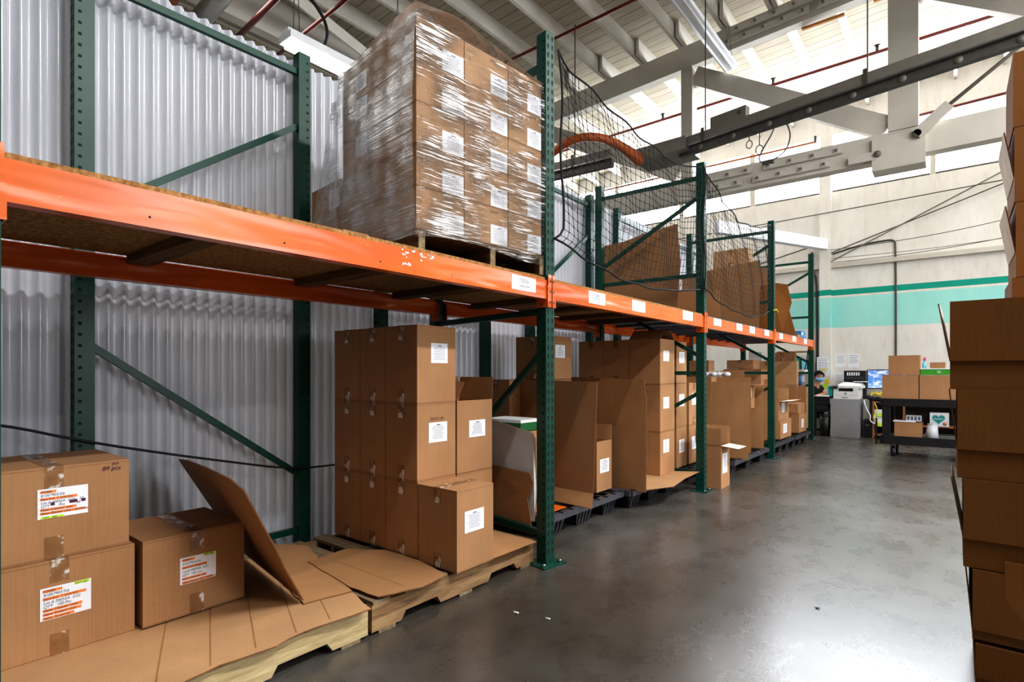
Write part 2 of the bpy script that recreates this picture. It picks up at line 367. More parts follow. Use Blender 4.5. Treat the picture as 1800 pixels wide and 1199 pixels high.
# pipes
def pipe(name, pts, r, mat, label, cat='pipe', n=10): return tag(MB().tube(pts, r, mat, n).build(name), label, cat)
p = pipe('sprinkler_pipe', [(-9, 6.5, 5.78), (-1.5, 6.4, 5.86)], .022, 'red_pipe', 'dark red sprinkler pipe crossing under the joists nearer than the truss, behind the wrapped pallet')
p = pipe('sprinkler_pipe', [(-9, 9.2, 5.5), (3, 9.18, 5.62)], .022, 'red_pipe', 'dark red sprinkler pipe crossing just beyond the timber truss')
for xx in (-4.0, -.85, -2.2):
    z0 = 5.55 + .01*(xx+4); MB().cyl((xx, 9.19, z0), (xx, 9.19, z0+.09), .02, 'dark_steel').cyl((xx, 9.19, z0+.09), (xx, 9.19, z0+.1), .04, 'dark_steel').build('sprinkler_head', p)
p = pipe('sprinkler_pipe', [(-6, 10.35, 4.98), (-1.82, 10.45, 5.0)], .018, 'rust_orange', 'thin rusty sprinkler pipe ending in a head below the clerestory windows')
MB().cyl((-1.84, 10.45, 5.0), (-1.84, 10.45, 5.1), .02, 'dark_steel').build('sprinkler_head', p)
pipe('sprinkler_pipe', [(-.5, 11.05, 5.26), (3, 11.0, 5.33)], .022, 'red_pipe', 'dark red sprinkler pipe to the right of the big truss post')
pipe('ventilation_duct', [(-7.2, 2.55, 4.9), (-3.9, 2.4, 4.95)], .10, 'galvanised', 'shiny galvanised round duct showing over the top of the corrugated partition', 'duct', 18)
pipe('ventilation_duct', [(-7.2, 2.2, 4.9), (-3.9, 2.05, 4.95)], .09, 'rust_orange', 'brown painted round duct beside the galvanised one over the partition', 'duct', 18)
pipe('sprinkler_pipe', [(-7.2, 2.95, 4.9), (-3.9, 2.8, 4.95)], .03, 'red_pipe', 'dark red pipe next to the galvanised duct over the partition')
p = pipe('sprinkler_pipe', [(-7.2, 3.4, 4.9), (-3.9, 3.3, 4.95)], .02, 'red_pipe', 'thinner red pipe with a valve, last of the pipes over the partition')
MB().cyl((-4.55, 3.32, 4.95), (-4.55, 3.32, 5.05), .02, 'dark_steel').cyl((-4.55, 3.32, 5.05), (-4.55, 3.32, 5.07), .05, 'dark_steel').build('valve', p)

# power track (monorail) with drop box
def track(name, a, b, label, ends=True):
    root = empty(name, a, math.atan2(b[1]-a[1], b[0]-a[0]), label, 'power track')
    L = math.hypot(b[0]-a[0], b[1]-a[1])
    MB().box(0, L, -.07, .07, .035, .15, 'grey_track').build('channel', root)
    mm = MB().box(0, L, -.035, .035, -.06, .035, 'dark_steel'); mm.box(0, L, -.078, -.07, .03, .045, 'steel')
    x = .3
    while x < L-.2: mm.cyl((x, -.04, -.015), (x, -.034, -.015), .035, 'grey_track', 12); x += .42
    mm.build('rail', root)
    x = .35
    while x < L:
        MB().cyl((x, 0, .15), (x, 0, 1.98), .007, 'dark_steel', 6).build('hanger_rod', root)
        MB().box(x-.02, x+.02, -.08, -.07, .03, .19, 'dark_steel').build('clamp', root); x += 1.75
    return root, L
r, L = track('power_track', (-2.75, 6.86, 3.92), (4.5, 5.6, 3.92), 'long grey overhead power track hung on rods, crossing above the aisle')
tag(MB().box(-.36, .36, -.24, .24, -.04, .12, 'grey_track').box(.36, .365, -.235, .235, -.035, .115, 'steel').build('junction_box', None, (0, 0, 0)), 'grey steel end box of the overhead track with the orange hose plugged in', 'junction box')
jb = COL.objects['junction_box']; jb.location = (-2.97, 6.93, 3.94); jb.rotation_euler = (0, 0, -.02)
tag(MB().box(-.22, .22, -.05, .05, 0, .14, 'grey_track').cyl((.15, -.06, .08), (.15, -.05, .08), .02, 'dark_steel').build('control_box', None), 'small grey control box sitting on top of the long overhead track', 'box')
COL.objects['control_box'].location = (-2.1, 6.75, 4.071); COL.objects['control_box'].rotation_euler = (0, 0, -.17)
r2, L2 = track('power_track', (-4.35, 6.30, 3.83), (-3.45, 6.36, 3.83), 'short grey overhead track length seen through the safety net beside the orange hose')
tag(MB().tube([(-4.6, 5.95, 3.84), (-4.1, 5.83, 3.90), (-3.7, 5.78, 4.01), (-3.42, 5.95, 4.02), (-3.3, 6.3, 3.98), (-3.26, 6.6, 3.93), (-3.255, 6.74, 3.92)], .05, 'rust_orange', 14, True, [.05, .05, .05, .05, .055, .075, .08]).build('exhaust_hose'), 'orange flexible hose curving into the grey end box behind the net', 'hose')
for (xx, zz, rr, lab) in ((-1.85, 3.78, .055, 'pull chain with a metal ring hanging under the control box of the track'), (-1.74, 3.70, .065, 'longer pull chain with a larger ring hanging beside the first one')):
    yy = 6.66; mm = MB().tube([(xx, yy, 3.93), (xx, yy, zz)], .006, 'dark_steel', 5)
    mm.tube([(xx+rr*.6*math.sin(t*PI/8), yy, zz-rr*.8+rr*.8*math.cos(t*PI/8)) for t in range(17)], .006, 'dark_steel', 5); tag(mm.build('pull_chain'), lab, 'chain')
tag(MB().tube([(-1.56, 6.66, 3.93), (-1.60, 6.66, 3.80), (-1.70, 6.67, 3.66), (-1.76, 6.68, 3.55), (-1.72, 6.70, 3.50), (-1.60, 6.72, 3.52), (-1.48, 6.72, 3.58), (-1.42, 6.70, 3.72), (-1.44, 6.67, 3.84), (-1.50, 6.66, 3.93)], .008, 'grey_plastic', 6).box(-1.72, -1.60, 6.69, 6.74, 3.485, 3.525, 'dark_steel').build('power_cable'), 'looped grey power cable hanging from the overhead track in front of the windows', 'cable')

# strip lights
def strip(loc, L, label, rz=0, lit=True, chains=.9):
    root = empty('strip_light', loc, rz, label, 'strip light')
    MB().box(-.09, .09, 0, L, .04, .10, 'printer_white').box(-.055, .055, 0, L, .10, .13, 'printer_white').build('housing', root)
    for sx in (-.05, .05): MB().cyl((sx, .03, .015), (sx, L-.03, .015), .016, 'tube_glow' if lit else 'printer_white', 10).build('tube', root)
    for yy in (.1, L-.1):
        MB().tube([(-.05, yy, .12), (0, yy, .12+chains), (.05, yy, .12)], .004, 'dark_steel', 5).build('chain', root)
    return root
strip((-4.2, 2.3, 3.74), 1.25, 'lit white fluorescent strip light hanging behind the corrugated partition top')
strip((-2.5, 5.7, 5.40), 2.4, 'white strip light fixture hanging along the joists above the second bay', lit=False, chains=.5)
tag(MB().tube([(-4.2, 2.65, 3.87), (-4.2, 2.7, 4.05), (-4.25, 2.62, 4.25), (-4.3, 2.3, 4.45), (-4.4, 1.9, 4.55), (-4.5, 1.5, 4.7)], .014, 'black_rubber', 8).build('electric_cable'), 'thick black cord curving up from the lit strip light behind the partition', 'cord')
strip((-.2, -.6, 5.2), 2.4, 'white strip light above the aisle near the camera', chains=.6)
# ------------------------------------------------------------------ pallet rack
def holes_face(mb, kind, face, cx, cy, z0, z1):
    """dark punched openings drawn as thin insets on a post face"""
    z = z0
    while z < z1:
        if kind == 'square':
            a = .0065
            if face == '-y': mb.quad((cx-a, cy, z-a), (cx+a, cy, z-a), (cx+a, cy, z+a), (cx-a, cy, z+a), 'hole')
            z += .0508
        else:
            for k_, s in ((-1, 0), (1, 0)):
                yy = cy+k_*.0165; P_ = []
                for j in range(8):
                    a = PI*2*j/8; P_.append((cx, yy+.0072*math.cos(a), z+.008+.0072*math.sin(a)))
                mb.add(P_, [tuple(range(8))], 'hole')
                mb.quad((cx, yy-.0045, z-.014), (cx, yy+.0045, z-.014), (cx, yy+.0058, z+.005), (cx, yy-.0058, z+.005), 'hole')
            z += .0508

def upright(front, rear, label, H=3.06, diag=((.34, .905), (1.85, 1.27), (2.2, 2.745)), hor=(.168, 1.1, 2.02, 2.93), zc0=0, group=None, name='rack_upright'):
    dx, dy = rear[0]-front[0], rear[1]-front[1]; D = math.hypot(dx, dy); rz = math.atan2(-dy, -dx)
    r = empty(name, (front[0], front[1], 0), rz, label, 'rack upright', group)
    for q, xx in ((0, 0), (1, -D)):
        mm = MB().box(xx-.038, xx+.038, -.034, .034, .008, H, 'green_paint')
        fx = xx+.0386 if q == 0 else xx-.0386
        holes_face(mm, 'tear', '+x', fx, 0, .08, H-.03)
        holes_face(mm, 'square', '-y', xx+(.018 if q == 0 else -.018), -.0346, .06, H-.03)
        p = mm.build('post', r)
        MB().box(xx-.075, xx+.085, -.09, .09, 0, .008, 'green_paint').cyl((xx+.05, -.065, .008), (xx+.05, -.065, .02), .012, 'steel', 6).cyl((xx+.05, .065, .008), (xx+.05, .065, .02), .012, 'steel', 6).build('foot_plate', r)
    for h in hor:
        MB().bar((-.036, 0, h), (-D+.036, 0, h), .028, .036, 'green_paint').build('horizontal_brace', r)
    for a, b in diag:  # (rear height, front height)
        MB().bar((-.036, .0, b), (-D+.036, .0, a), .026, .034, 'green_paint').build('diagonal_brace', r)
    return r
XF = -1.85
ups = [(.232, 'green rack upright at the picture edge, first from the camera'), (2.606, 'tall green rack upright where the first long bay ends, twisted toward the wall'),
       (5.12, 'green rack upright between the two black nets, orange clips at beam height'), (7.64, 'green rack upright carrying the far end of the second net'), (10.16, 'last green rack upright in front of the person at the desk')]
rears = [(-2.93, .33), (-2.97, 2.80), (-2.92, 5.10), (-2.92, 7.63), (-2.92, 10.15)]
for (y, lb), rr in zip(ups, rears):
    dg = ((.34, 1.22), (2.2, 2.72)) if y == 2.606 else ((.34, .905), (1.85, 1.27), (2.2, 2.745))
    upright((XF, y), rr, lb, diag=dg, hor=(.168, 1.46, 2.89) if y == 2.606 else (.168, 1.1, 2.02, 2.93))
wf = [(.735, 1.83), (2.43, 3.53), (4.17, 5.27), (5.90, 7.0), (7.65, 8.75)]
wl = ['green braced frame standing against the corrugated wall behind the first bay', 'green braced frame against the corrugated wall behind the stacked cartons of the first bay',
      'green braced frame against the corrugated wall behind the second bay', 'green braced frame against the corrugated wall behind the net of the second bay end', 'last green braced frame against the end of the corrugated wall']
for (a, b), lb in zip(wf, wl):
    upright((-3.14, b), (-3.14, a), lb, hor=(.14, 1.565, 2.945), diag=((1.226, .49), (1.87, 2.61)), name='wall_frame')

def beam(x, y0, y1, label, front=True, dy0=0, dy1=0, labels=()):
    z0, z1 = 1.525, 1.632
    L = y1-y0
    r = empty('rack_beam', (x, y0, 0), 0, label, 'rack beam')
    s = 1 if front else -1
    def bx(mm, a, b, c, d, e, f, m):
        a, b = (a, b) if s == 1 else (-b, -a)
        return mm.box(a, b, c, d, e, f, m)
    mm = MB(); bx(mm, -.014, .036, .036, L-.036, z0, z1-.012, 'orange_paint'); bx(mm, .004, .036, .036, L-.036, z1-.012, z1, 'orange_paint')
    if front:
        yy = .35
        while yy < L-.2:
            mm.cyl((.036, yy, z0+.03), (.0365, yy, z0+.03), .0035, 'hole', 8); yy += .41
    mm.build('beam_tube', r)
    for side in (0, 1):
        yy = -.004 if side == 0 else L-.036
        mm = MB(); bx(mm, .040, .046, yy, yy+.040, 1.478, 1.665 if front else 1.645, 'orange_paint')
        if side == 1: bx(mm, -.034, .046, L-.0405, L-.036, 1.478, z0+.08, 'orange_paint')
        else: bx(mm, -.034, .046, .036, .0405, 1.478, z0+.08, 'orange_paint')
        for zz in (1.50, 1.56, 1.62): mm.quad((.0464*s, yy+.016, zz), (.0464*s, yy+.026, zz), (.0464*s, yy+.026, zz+.014), (.0464*s, yy+.016, zz+.014), 'hole')
        if side == 1 and front: mm.cyl((0, L-.0412, 1.497), (0, L-.0405, 1.497), .006, 'hole', 8)
        mm.build('beam_connector', r)
    for (ya, yb, za, zb, t1, t2) in labels:
        o = MB().box(.0366, .0372, ya-y0, yb-y0, za, zb, 'white_paper').build('shelf_label', r)
        w = yb-ya; t_ = text(t1, .034 if w > .17 else .026, 'grey_ink', o, (.0378, (ya+yb)/2-y0, zb-.026), 'x', align='CENTER')
        if t2: text(t2, .0165, 'ink', o, (.0378, (ya+yb)/2-y0, zb-.053), 'x', align='CENTER')
    return r
ys = [.232, 2.606, 5.12, 7.64, 10.16]
beam(XF, ys[0], ys[1], 'front orange rack beam of the first long bay with dents and one paper label', labels=[(2.249, 2.46, 1.547, 1.624, 'F3016', 'Collection Box')])
beam(XF, ys[1], ys[2], 'front orange rack beam of the second bay with three paper labels', labels=[(3.028, 3.24, 1.549, 1.627, 'F3005', 'Purity Precision Plus\n10 Unit'), (3.63, 3.846, 1.553, 1.632, 'F3006', 'Purity 90 Unit'), (4.58, 4.803, 1.561, 1.638, 'F3002', 'Residential Unit')])
beam(XF, ys[2], ys[3], 'front orange rack beam below the second net with four small paper labels', labels=[(5.351, 5.568, 1.563, 1.632, 'F3007', 'Purity Min 5-10'), (6.064, 6.266, 1.559, 1.632, 'F3008', 'Unit'), (6.545, 6.75, 1.554, 1.632, 'F3009', ''), (7.169, 7.381, 1.56, 1.632, 'F3010', '')])
beam(XF, ys[3], ys[4], 'front orange rack beam of the farthest bay with three small labels', labels=[(7.899, 8.085, 1.553, 1.63, 'F3011', ''), (8.656, 8.874, 1.553, 1.63, 'F3012', ''), (9.422, 9.632, 1.553, 1.63, 'F3013', '')])
beam(-2.94, .33, 2.80, 'rear orange rack beam of the first bay next to the corrugated wall', False)
beam(-2.93, 2.80, 5.10, 'rear orange rack beam of the second bay seen under the deck', False)
beam(-2.92, 5.10, 7.63, 'rear orange rack beam of the third bay', False)
beam(-2.92, 7.63, 10.15, 'rear orange rack beam of the farthest bay', False)
# worn sticker patches on the first beam
for ya, yb, mat, lb in ((.9, 1.1, 'orange_paint', None), (1.51, 1.68, 'white_paper', 'torn remains of a white sticker on the first orange beam')):
    if lb is None: continue
    mm = MB(); random.seed(3)
    for q in range(46):
        yy = random.uniform(ya, yb); zz = random.choice([random.uniform(1.555, 1.57), random.uniform(1.60, 1.625), random.uniform(1.555, 1.625)]); w = random.uniform(.004, .02); h = random.uniform(.002, .008)
        if random.random() < .5 or yy < ya+.03 or yy > yb-.03: mm.box(XF+.0364, XF+.0368, yy, yy+w, zz, zz+h, mat)
    tag(mm.build('sticker_remains'), lb, 'sticker')
# decks
dl = ['brown particle board deck of the first bay carrying the wrapped pallet', 'brown particle board deck of the second bay']
for i in (0, 1):
    y0, y1 = ys[i]+(.03 if i == 0 else .045), ys[i+1]-.04
    r = empty('shelf_deck', (-2.38, y0, 1.634), 0, dl[i], 'shelf deck')
    MB().box(-.545, .555, 0, y1-y0, 0, .016, 'chipboard').build('board', r)
    for f in ((.27, .62, .92) if i == 0 else (.2, .45, .7, .92)):
        MB().box(-.52, .505, f*(y1-y0)-.045, f*(y1-y0)+.045, -.04, -.001, 'dark_slat').build('cross_support', r)
for i in (2, 3):
    y0, y1 = ys[i]+.045, ys[i+1]-.04; L = y1-y0
    r = empty('wire_deck', (-2.38, y0, 1.636), 0, ['grey wire mesh deck of the third bay', 'grey wire mesh deck of the farthest bay'][i-2], 'wire deck')
    mm = MB(); q = 0
    while q < L: mm.box(-.54, .565, q, q+.006, 0, .006, 'steel'); q += .05
    for k_ in range(23): mm.box(-.54+k_*.05, -.534+k_*.05, 0, L, -.006, 0, 'steel')
    mm.build('wire_mesh', r)
    for f in (.12, .3, .45, .62, .8, .95): MB().box(-.53, .5, f*L-.02, f*L+.02, -.035, -.007, 'grey_plastic').build('channel_support', r)

# ------------------------------------------------------------------ cartons
def paper(parent, face, off, u0, u1, z0, z1, style='print', tilt=0):
    """paper label lying on a carton face; off = face coordinate in the carton's frame"""
    mm = MB(); e = .0012
    def q(ua, ub, za, zb, m, d):
        if face == 'x': mm.box(off, off+d, ua, ub, za, zb, m)
        else: mm.box(ua, ub, off-d, off, za, zb, m)
    q(u0, u1, z0, z1, 'white_paper', e)
    if style == 'print':
        w = u1-u0; h = z1-z0; rnd = random.Random(int((u0+z0+off)*9999)); n = 9
        q(u0+w*.42, u0+w*.62, z1-h*.15, z1-h*.11, 'ink', e+.0004)
        for i in range(n):
            l_ = rnd.uniform(.22, .38)*w; c_ = (u0+u1)/2; zz = z1-h*(.2+.075*i); x_ = c_-l_
            while x_ < c_+l_:
                g = rnd.uniform(.04, .12)*w; q(x_, min(x_+g, c_+l_), zz-h*.02, zz, 'grey_ink', e+.0004); x_ += g+.02*w
    return mm.build('paper_label', parent)

def flap(parent, edge, hinge, w0, w1, length, ang, m='kraft', inner='kraft_light', name='flap'):
    """edge '+x' etc; hinge coordinate, spans w0..w1 along the edge, ang = degrees from vertical outward"""
    a = math.radians(ang); s = 1 if edge[0] == '+' else -1; t = .004; top = hinge[1]; h = hinge[0]
    dx, dz = math.sin(a)*length*s, math.cos(a)*length; nx, nz = math.cos(a)*t*s, -math.sin(a)*t
    mm = MB()
    def P_(u, d, z): return (d, u, z) if edge[1] == 'x' else (u, d, z)
    pts = []
    ins = length*.0
    lo = [(w0, h, top), (w1, h, top), (w1-ins, h+dx, top+dz), (w0+ins, h+dx, top+dz)]
    A = [P_(u, d, z) for u, d, z in lo]; B = [P_(u, d+nx, z+nz) for u, d, z in lo]
    mm.add(A, [(0, 1, 2, 3)], inner); mm.add(B, [(3, 2, 1, 0)], m)
    mm.add(A+B, [(i, (i+1) % 4, 4+(i+1) % 4, 4+i) for i in range(4)], 'kraft_edge')
    return mm.build(name, parent)

def carton(x0, x1, y0, y1, z0, z1, label, group=None, tape='y', papers=(), opened=None, rz=0, m='kraft', name='carton', tapefaces=True, cat='carton', prints=()):
    g = .0025
    X_, Y_, H_ = (x1-x0)/2-g, (y1-y0)/2-g, z1-z0-.0015
    mm = MB()
    if opened is None:
        b = .004
        # softly bulged closed box with visible top seam
        v = [(-X_, -Y_, 0), (X_, -Y_, 0), (X_, Y_, 0), (-X_, Y_, 0), (-X_, -Y_, H_), (X_, -Y_, H_), (X_, Y_, H_), (-X_, Y_, H_)]
        mm.hexa(v, m)
        if tape == 'y': mm.box(-.0012, .0012, -Y_, Y_, H_, H_+.0006, 'seam')
        elif tape == 'x': mm.box(-X_, X_, -.0012, .0012, H_, H_+.0006, 'seam')
        for zz in (.004, H_-.008):  # crease where the flaps fold
            mm.box(-X_-.0006, X_+.0006, -Y_-.0006, Y_+.0006, zz, zz+.0012, 'kraft_edge')
    else:
        t = .005
        mm.box(-X_, X_, -Y_, Y_, 0, t, m)
        mm.box(-X_, -X_+t, -Y_, Y_, t, H_, m); mm.box(X_-t, X_, -Y_, Y_, t, H_, m)
        mm.box(-X_+t, X_-t, -Y_, -Y_+t, t, H_, m); mm.box(-X_+t, X_-t, Y_-t, Y_, t, H_, m)
    o = mm.build(name, None, ((x0+x1)/2, (y0+y1)/2, z0), rz, local=True)
    tag(o, label, cat, group)
    if tape and opened is None:
        d = min(.075, H_*.28); w = .026; e = .0012; tm = MB()
        if tape == 'y':
            tm.box(-w, w, -Y_-e, Y_+e, H_+.0004, H_+.0016, 'tape')
            tm.box(-w, w, -Y_-e, -Y_-.0002, H_-d, H_+.0016, 'tape'); tm.box(-w, w, Y_+.0002, Y_+e, H_-d, H_+.0016, 'tape')
            MB().box(-w, w, -Y_-e, -Y_-.0002, 0.001, d, 'tape').build('packing_tape', o)
        else:
            tm.box(-X_-e, X_+e, -w, w, H_+.0004, H_+.0016, 'tape')
            tm.box(X_+.0002, X_+e, -w, w, H_-d, H_+.0016, 'tape'); tm.box(-X_-e, -X_-.0002, -w, w, H_-d, H_+.0016, 'tape')
            MB().box(X_+.0002, X_+e, -w, w, 0.001, d, 'tape').build('packing_tape', o)
        tm.build('packing_tape', o)
    for (f, ua, ub, za, zb) in papers:
        if f == 'x': paper(o, 'x', X_+.0005, ua-(y0+y1)/2, ub-(y0+y1)/2, za-z0, zb-z0)
        else: paper(o, 'y', -Y_-.0005, ua-(x0+x1)/2, ub-(x0+x1)/2, za-z0, zb-z0)
    if opened:
        for ed, (ang, ln) in opened.items():
            if ed[1] == 'x': flap(o, ed, (X_ if ed[0] == '+' else -X_, H_), -Y_, Y_, ln, ang, m)
            else: flap(o, ed, (Y_ if ed[0] == '+' else -Y_, H_), -X_, X_, ln, ang, m)
    for (f, u, z, s, body) in prints:
        if f == 'x': text(body, s, 'ink', o, (X_+.0012, u, z), 'x', 'printed_text')
        else: text(body, s, 'ink', o, (u, -Y_-.0012, z), '-y', 'printed_text')
    return o

# --- hand-labelled cartons, first bay
def handlabel(o, X_, yc, y0, y1, z0, z1, zb, rows, green, corner, smudge=False):
    mm = MB().box(X_+.0006, X_+.0018, y0-yc, y1-yc, z0-zb, z1-zb, 'white_paper')
    w, h = y1-y0, z1-z0; n = len(rows)
    for i, (tx, hi, fr) in enumerate(rows):
        zz = z1-zb-h*(.10+.84*i/(n-1))
        if hi: mm.box(X_+.0018, X_+.0021, y0-yc+w*.05, y0-yc+w*fr, zz-h*.045, zz+h*.045, 'hi_orange')
    if corner: mm.box(X_+.0018, X_+.0021, y1-yc-w*.34, y1-yc-w*.03, z1-zb-h*.09, z1-zb-h*.0, 'hi_green')
    else: mm.box(X_+.0018, X_+.0021, y0-yc+w*.06, y0-yc+w*.5, z0-zb+h*.0, z0-zb+h*.08, 'hi_green')
    if smudge:
        for (a, b) in ((.25, .33), (.62, .78), (.86, .95)): mm.box(X_+.0021, X_+.0023, y0-yc+w*a, y0-yc+w*b, z0-zb+h*.42, z0-zb+h*.53, 'ink_purple')
    p = mm.build('paper_label', o)
    for i, (tx, hi, fr) in enumerate(rows):
        zz = z1-zb-h*(.10+.84*i/(n-1)); text(tx, h*.125, 'ink', p, (X_+.0026, y0-yc+w*.06, zz), 'x', extra=.2, sx=.92)
    text(green, h*.10, 'ink', p, (X_+.0026, (y1-yc-w*.33) if corner else (y0-yc+w*.1), (z1-zb-h*.05) if corner else z0-zb+h*.045), 'x', extra=.2)
R3 = [('P2000', 1, .42), ('81057903/3/6', 0, 0), ('Sani-Kit  1 unit Kit', 1, .9), ('Lot # 20055A  2/22', 0, 0), ('QTY   100 Pcs', 0, 0), ('New Cleaner case', 1, .82), ('New Patient Unit', 1, .8), ('New Acetone', 1, .66)]
o = carton(-2.80, -2.37, .27, .714, .147, .472, 'lower of two big stacked cartons at the picture edge, handwritten label reading 100 pcs', tape='x')
handlabel(o, .2125, .492, .44, .579, .274, .382, .147, R3, 'NO app', True)
o = carton(-2.81, -2.39, .26, .702, .472, .786, 'upper big brown carton at the picture edge with 89 pcs written beside its top corner', tape='x')
R1 = [('P2000', 1, .36), ('81057903/3/6', 0, 0), ('Sani-Kit  1 unit Kit', 1, .78), ('Lot # 20055A  2/22    57', 0, 0), ('QTY        Pcs          86', 0, 0), ('New Cleaner case', 1, .76), ('New Patient Unit / Acetone', 1, .95), ('', 0, 0)]
handlabel(o, .2075, .481, .437, .575, .611, .711, .472, R1, 'NO   app', False, True)
text('89 pcs', .022, 'ink_purple', o, (.210, .135, .285), 'x', 'printed_text', extra=.2); text('pcs', .016, 'ink_purple', o, (.210, .165, .302), 'x', 'printed_text', extra=.2)
o = carton(-2.735, -2.34, .726, 1.104, .157, .478, 'single brown carton beside the two stacked ones, clear tape and handwritten label', tape='x')
R2 = [('P2000', 1, .4), ('81057903/3/6', 0, 0), ('Luna Kit Required', 1, .74), ('Lot # 20055A  2/22', 0, 0), ('QTY  100  pcs', 0, 0), ('New Cleaner case', 1, .72), ('New Patient Kit / Acetone', 1, .9)]
handlabel(o, .195, .915, .854, .987, .279, .382, .157, R2, 'NO app', True)

# --- main stack in the first bay
rows_z = [(.157, .547), (.547, .945), (.945, 1.352)]
xs_ = [(-2.862, -2.612), (-2.612, -2.387), (-2.387, -2.13)]
wn = ['nearest the corrugated wall', 'second from the corrugated wall', 'at the aisle edge']
rn = ['bottom row', 'middle row', 'top row']
for r_ in range(3):
    for c_ in range(3):
        if r_ == 0 and c_ == 2:
            x0, x1 = -2.387, -2.125
        else: x0, x1 = xs_[c_]
        pp = []
        if c_ == 2 and r_ == 2: pp = [('x', 1.972, 2.092, 1.155, 1.26)]
        if c_ == 2 and r_ == 1: pp = [('x', 1.956, 2.088, .738, .843)]
        z0, z1 = rows_z[r_]
        if c_ == 0: z1 -= .0; 
        o = carton(x0, x1, 1.875, 2.155, z0, z1, 'carton in the %s of the first bay stack, %s' % (rn[r_], wn[c_]), 'cartons of the tall stack in the first bay', 'y', pp)
        if c_ == 2 and r_ == 1: text('OCTO 178', .02, 'ink_purple', o, (.131, -.05, .315), 'x', 'printed_text')
carton(-2.122, -1.845, 1.873, 2.142, .146, .541, 'brown carton standing out in front of the tall stack, low, with a large paper label', 'cartons of the tall stack in the first bay', 'y', [('x', 1.927, 2.066, .325, .43)])
carton(-2.41, -2.135, 2.168, 2.467, .147, .543, 'lowest carton of the short pile behind the tall stack, mostly hidden', 'cartons of the short pile behind the tall stack', 'y')
carton(-2.41, -2.135, 2.168, 2.467, .545, .95, 'open carton on the short pile behind the tall stack, flaps up and a paper label', 'cartons of the short pile behind the tall stack', None, [('x', 2.266, 2.402, .738, .834)],
       {'-x': (4, .135), '+y': (3, .13), '-y': (-30, .12)})
carton(-2.70, -2.43, 2.165, 2.43, .945, 1.345, 'pale carton seen just behind the top of the tall stack', None, 'y', m='kraft_light')
carton(-2.70, -2.43, 2.165, 2.43, .545, .943, 'carton under the pale one hidden behind the tall stack', None, 'y')
carton(-2.70, -2.43, 2.165, 2.43, .147, .543, 'bottom carton hidden behind the tall stack against the wall', None, 'y')
tag(MB().box(-2.93, -2.87, 1.93, 2.06, .145, .235, 'kraft').box(-2.93, -2.925, 1.93, 2.06, .235, .26, 'kraft').build('small_carton'), 'small brown box squeezed between the tall stack and the corrugated wall', 'carton')

# --- wooden pallets
def pallet(x0, x1, y0, y1, z0, top, label, wd, sl, nslat=7, notch=True, slats=None):
    r = empty('wooden_pallet', ((x0+x1)/2, (y0+y1)/2, z0), 0, label, 'pallet'); X_, Y_ = (x1-x0)/2, (y1-y0)/2; H_ = top-z0
    for xx in (X_-.02, 0, -X_+.02):
        mm = MB(); n1 = [(-Y_, -Y_*.72), (-Y_*.30, Y_*.30), (Y_*.72, Y_)]
        mm.box(xx-.019, xx+.019, -Y_, Y_, .05, H_-.016, wd)
        for a, b in n1:
            mm.hexa([(xx-.019, a, .014), (xx+.019, a, .014), (xx+.019, b, .014), (xx-.019, b, .014), (xx-.019, a-(.0 if a == -Y_ else .025), .05), (xx+.019, a-(.0 if a == -Y_ else .025), .05), (xx+.019, b+(.0 if b == Y_ else .025), .05), (xx-.019, b+(.0 if b == Y_ else .025), .05)], wd)
        mm.build('stringer', r)
    for i in range(nslat):
        yc = -Y_+.05+(2*Y_-.1)*i/(nslat-1); MB().box(-X_, X_, yc-.045, yc+.045, H_-.016, H_, sl).build('deck_board', r)
    for f in (-.86, 0, .86): MB().box(-X_, X_, f*Y_-.045, f*Y_+.045, 0, .014, sl).build('bottom_board', r)
    return r
pallet(-2.90, -1.90, .22, 1.405, 0, .142, 'pale wooden pallet under the flattened cardboard in the first bay', 'pallet_pale', 'pallet_slat')
pallet(-2.92, -1.90, 1.425, 2.56, 0, .142, 'weathered brown wooden pallet under the tall carton stack', 'pallet_brown', 'pallet_slat')

# --- flattened cardboard
def sheet(pts, label, m='kraft_sheet', th=.005, name='cardboard_sheet', wav=0, cat='cardboard sheet', creases=(), back=None):
    """thick sheet from an outline; outline edges get a torn, slightly wavy rim"""
    rnd = random.Random(len(label)*31+int(abs(pts[0][0])*1000)); out = []
    for i, p in enumerate(pts):
        a = Vector(p); b = Vector(pts[(i+1) % len(pts)]); L = (b-a).length; n = max(1, int(L/.05)) if wav else 1
        for k_ in range(n):
            q = a.lerp(b, k_/n)
            if k_ and wav: q += Vector((rnd.uniform(-wav, wav), rnd.uniform(-wav, wav), 0))
            out.append(q)
    c = sum(out, Vector())/len(out)
    mm = MB(); mm.panel([q-c for q in out], th, m, 'kraft_edge')
    P0 = [Vector(p) for p in pts]; nr = (P0[1]-P0[0]).cross(P0[-1]-P0[0]).normalized()
    for (a, b, mt) in creases:   # a, b points lying on the sheet
        a = Vector(a)-c+nr*.0008; b = Vector(b)-c+nr*.0008; d = (b-a).normalized(); s_ = d.cross(nr)*.0022
        mm.quad(a-s_, b-s_, b+s_, a+s_, mt)
    o = mm.build(name, None, c, local=True); return tag(o, label, cat)
z = .148
cr = [((-1.89, yy, z), (-2.5, yy+.25, z), 'crease') for yy in (.62, .78, .93, 1.08, 1.22)]
sheet([(-1.845, .25, z), (-1.84, .60, z), (-1.875, .80, z), (-1.85, .98, z), (-1.875, 1.10, z), (-1.845, 1.38, z), (-2.05, 1.43, z), (-2.6, 1.52, z), (-2.9, 1.30, z), (-2.9, .25, z)], 'long flattened cardboard sheet covering the pale pallet along the aisle', wav=.006, creases=cr, m='kraft_light')
z = .154
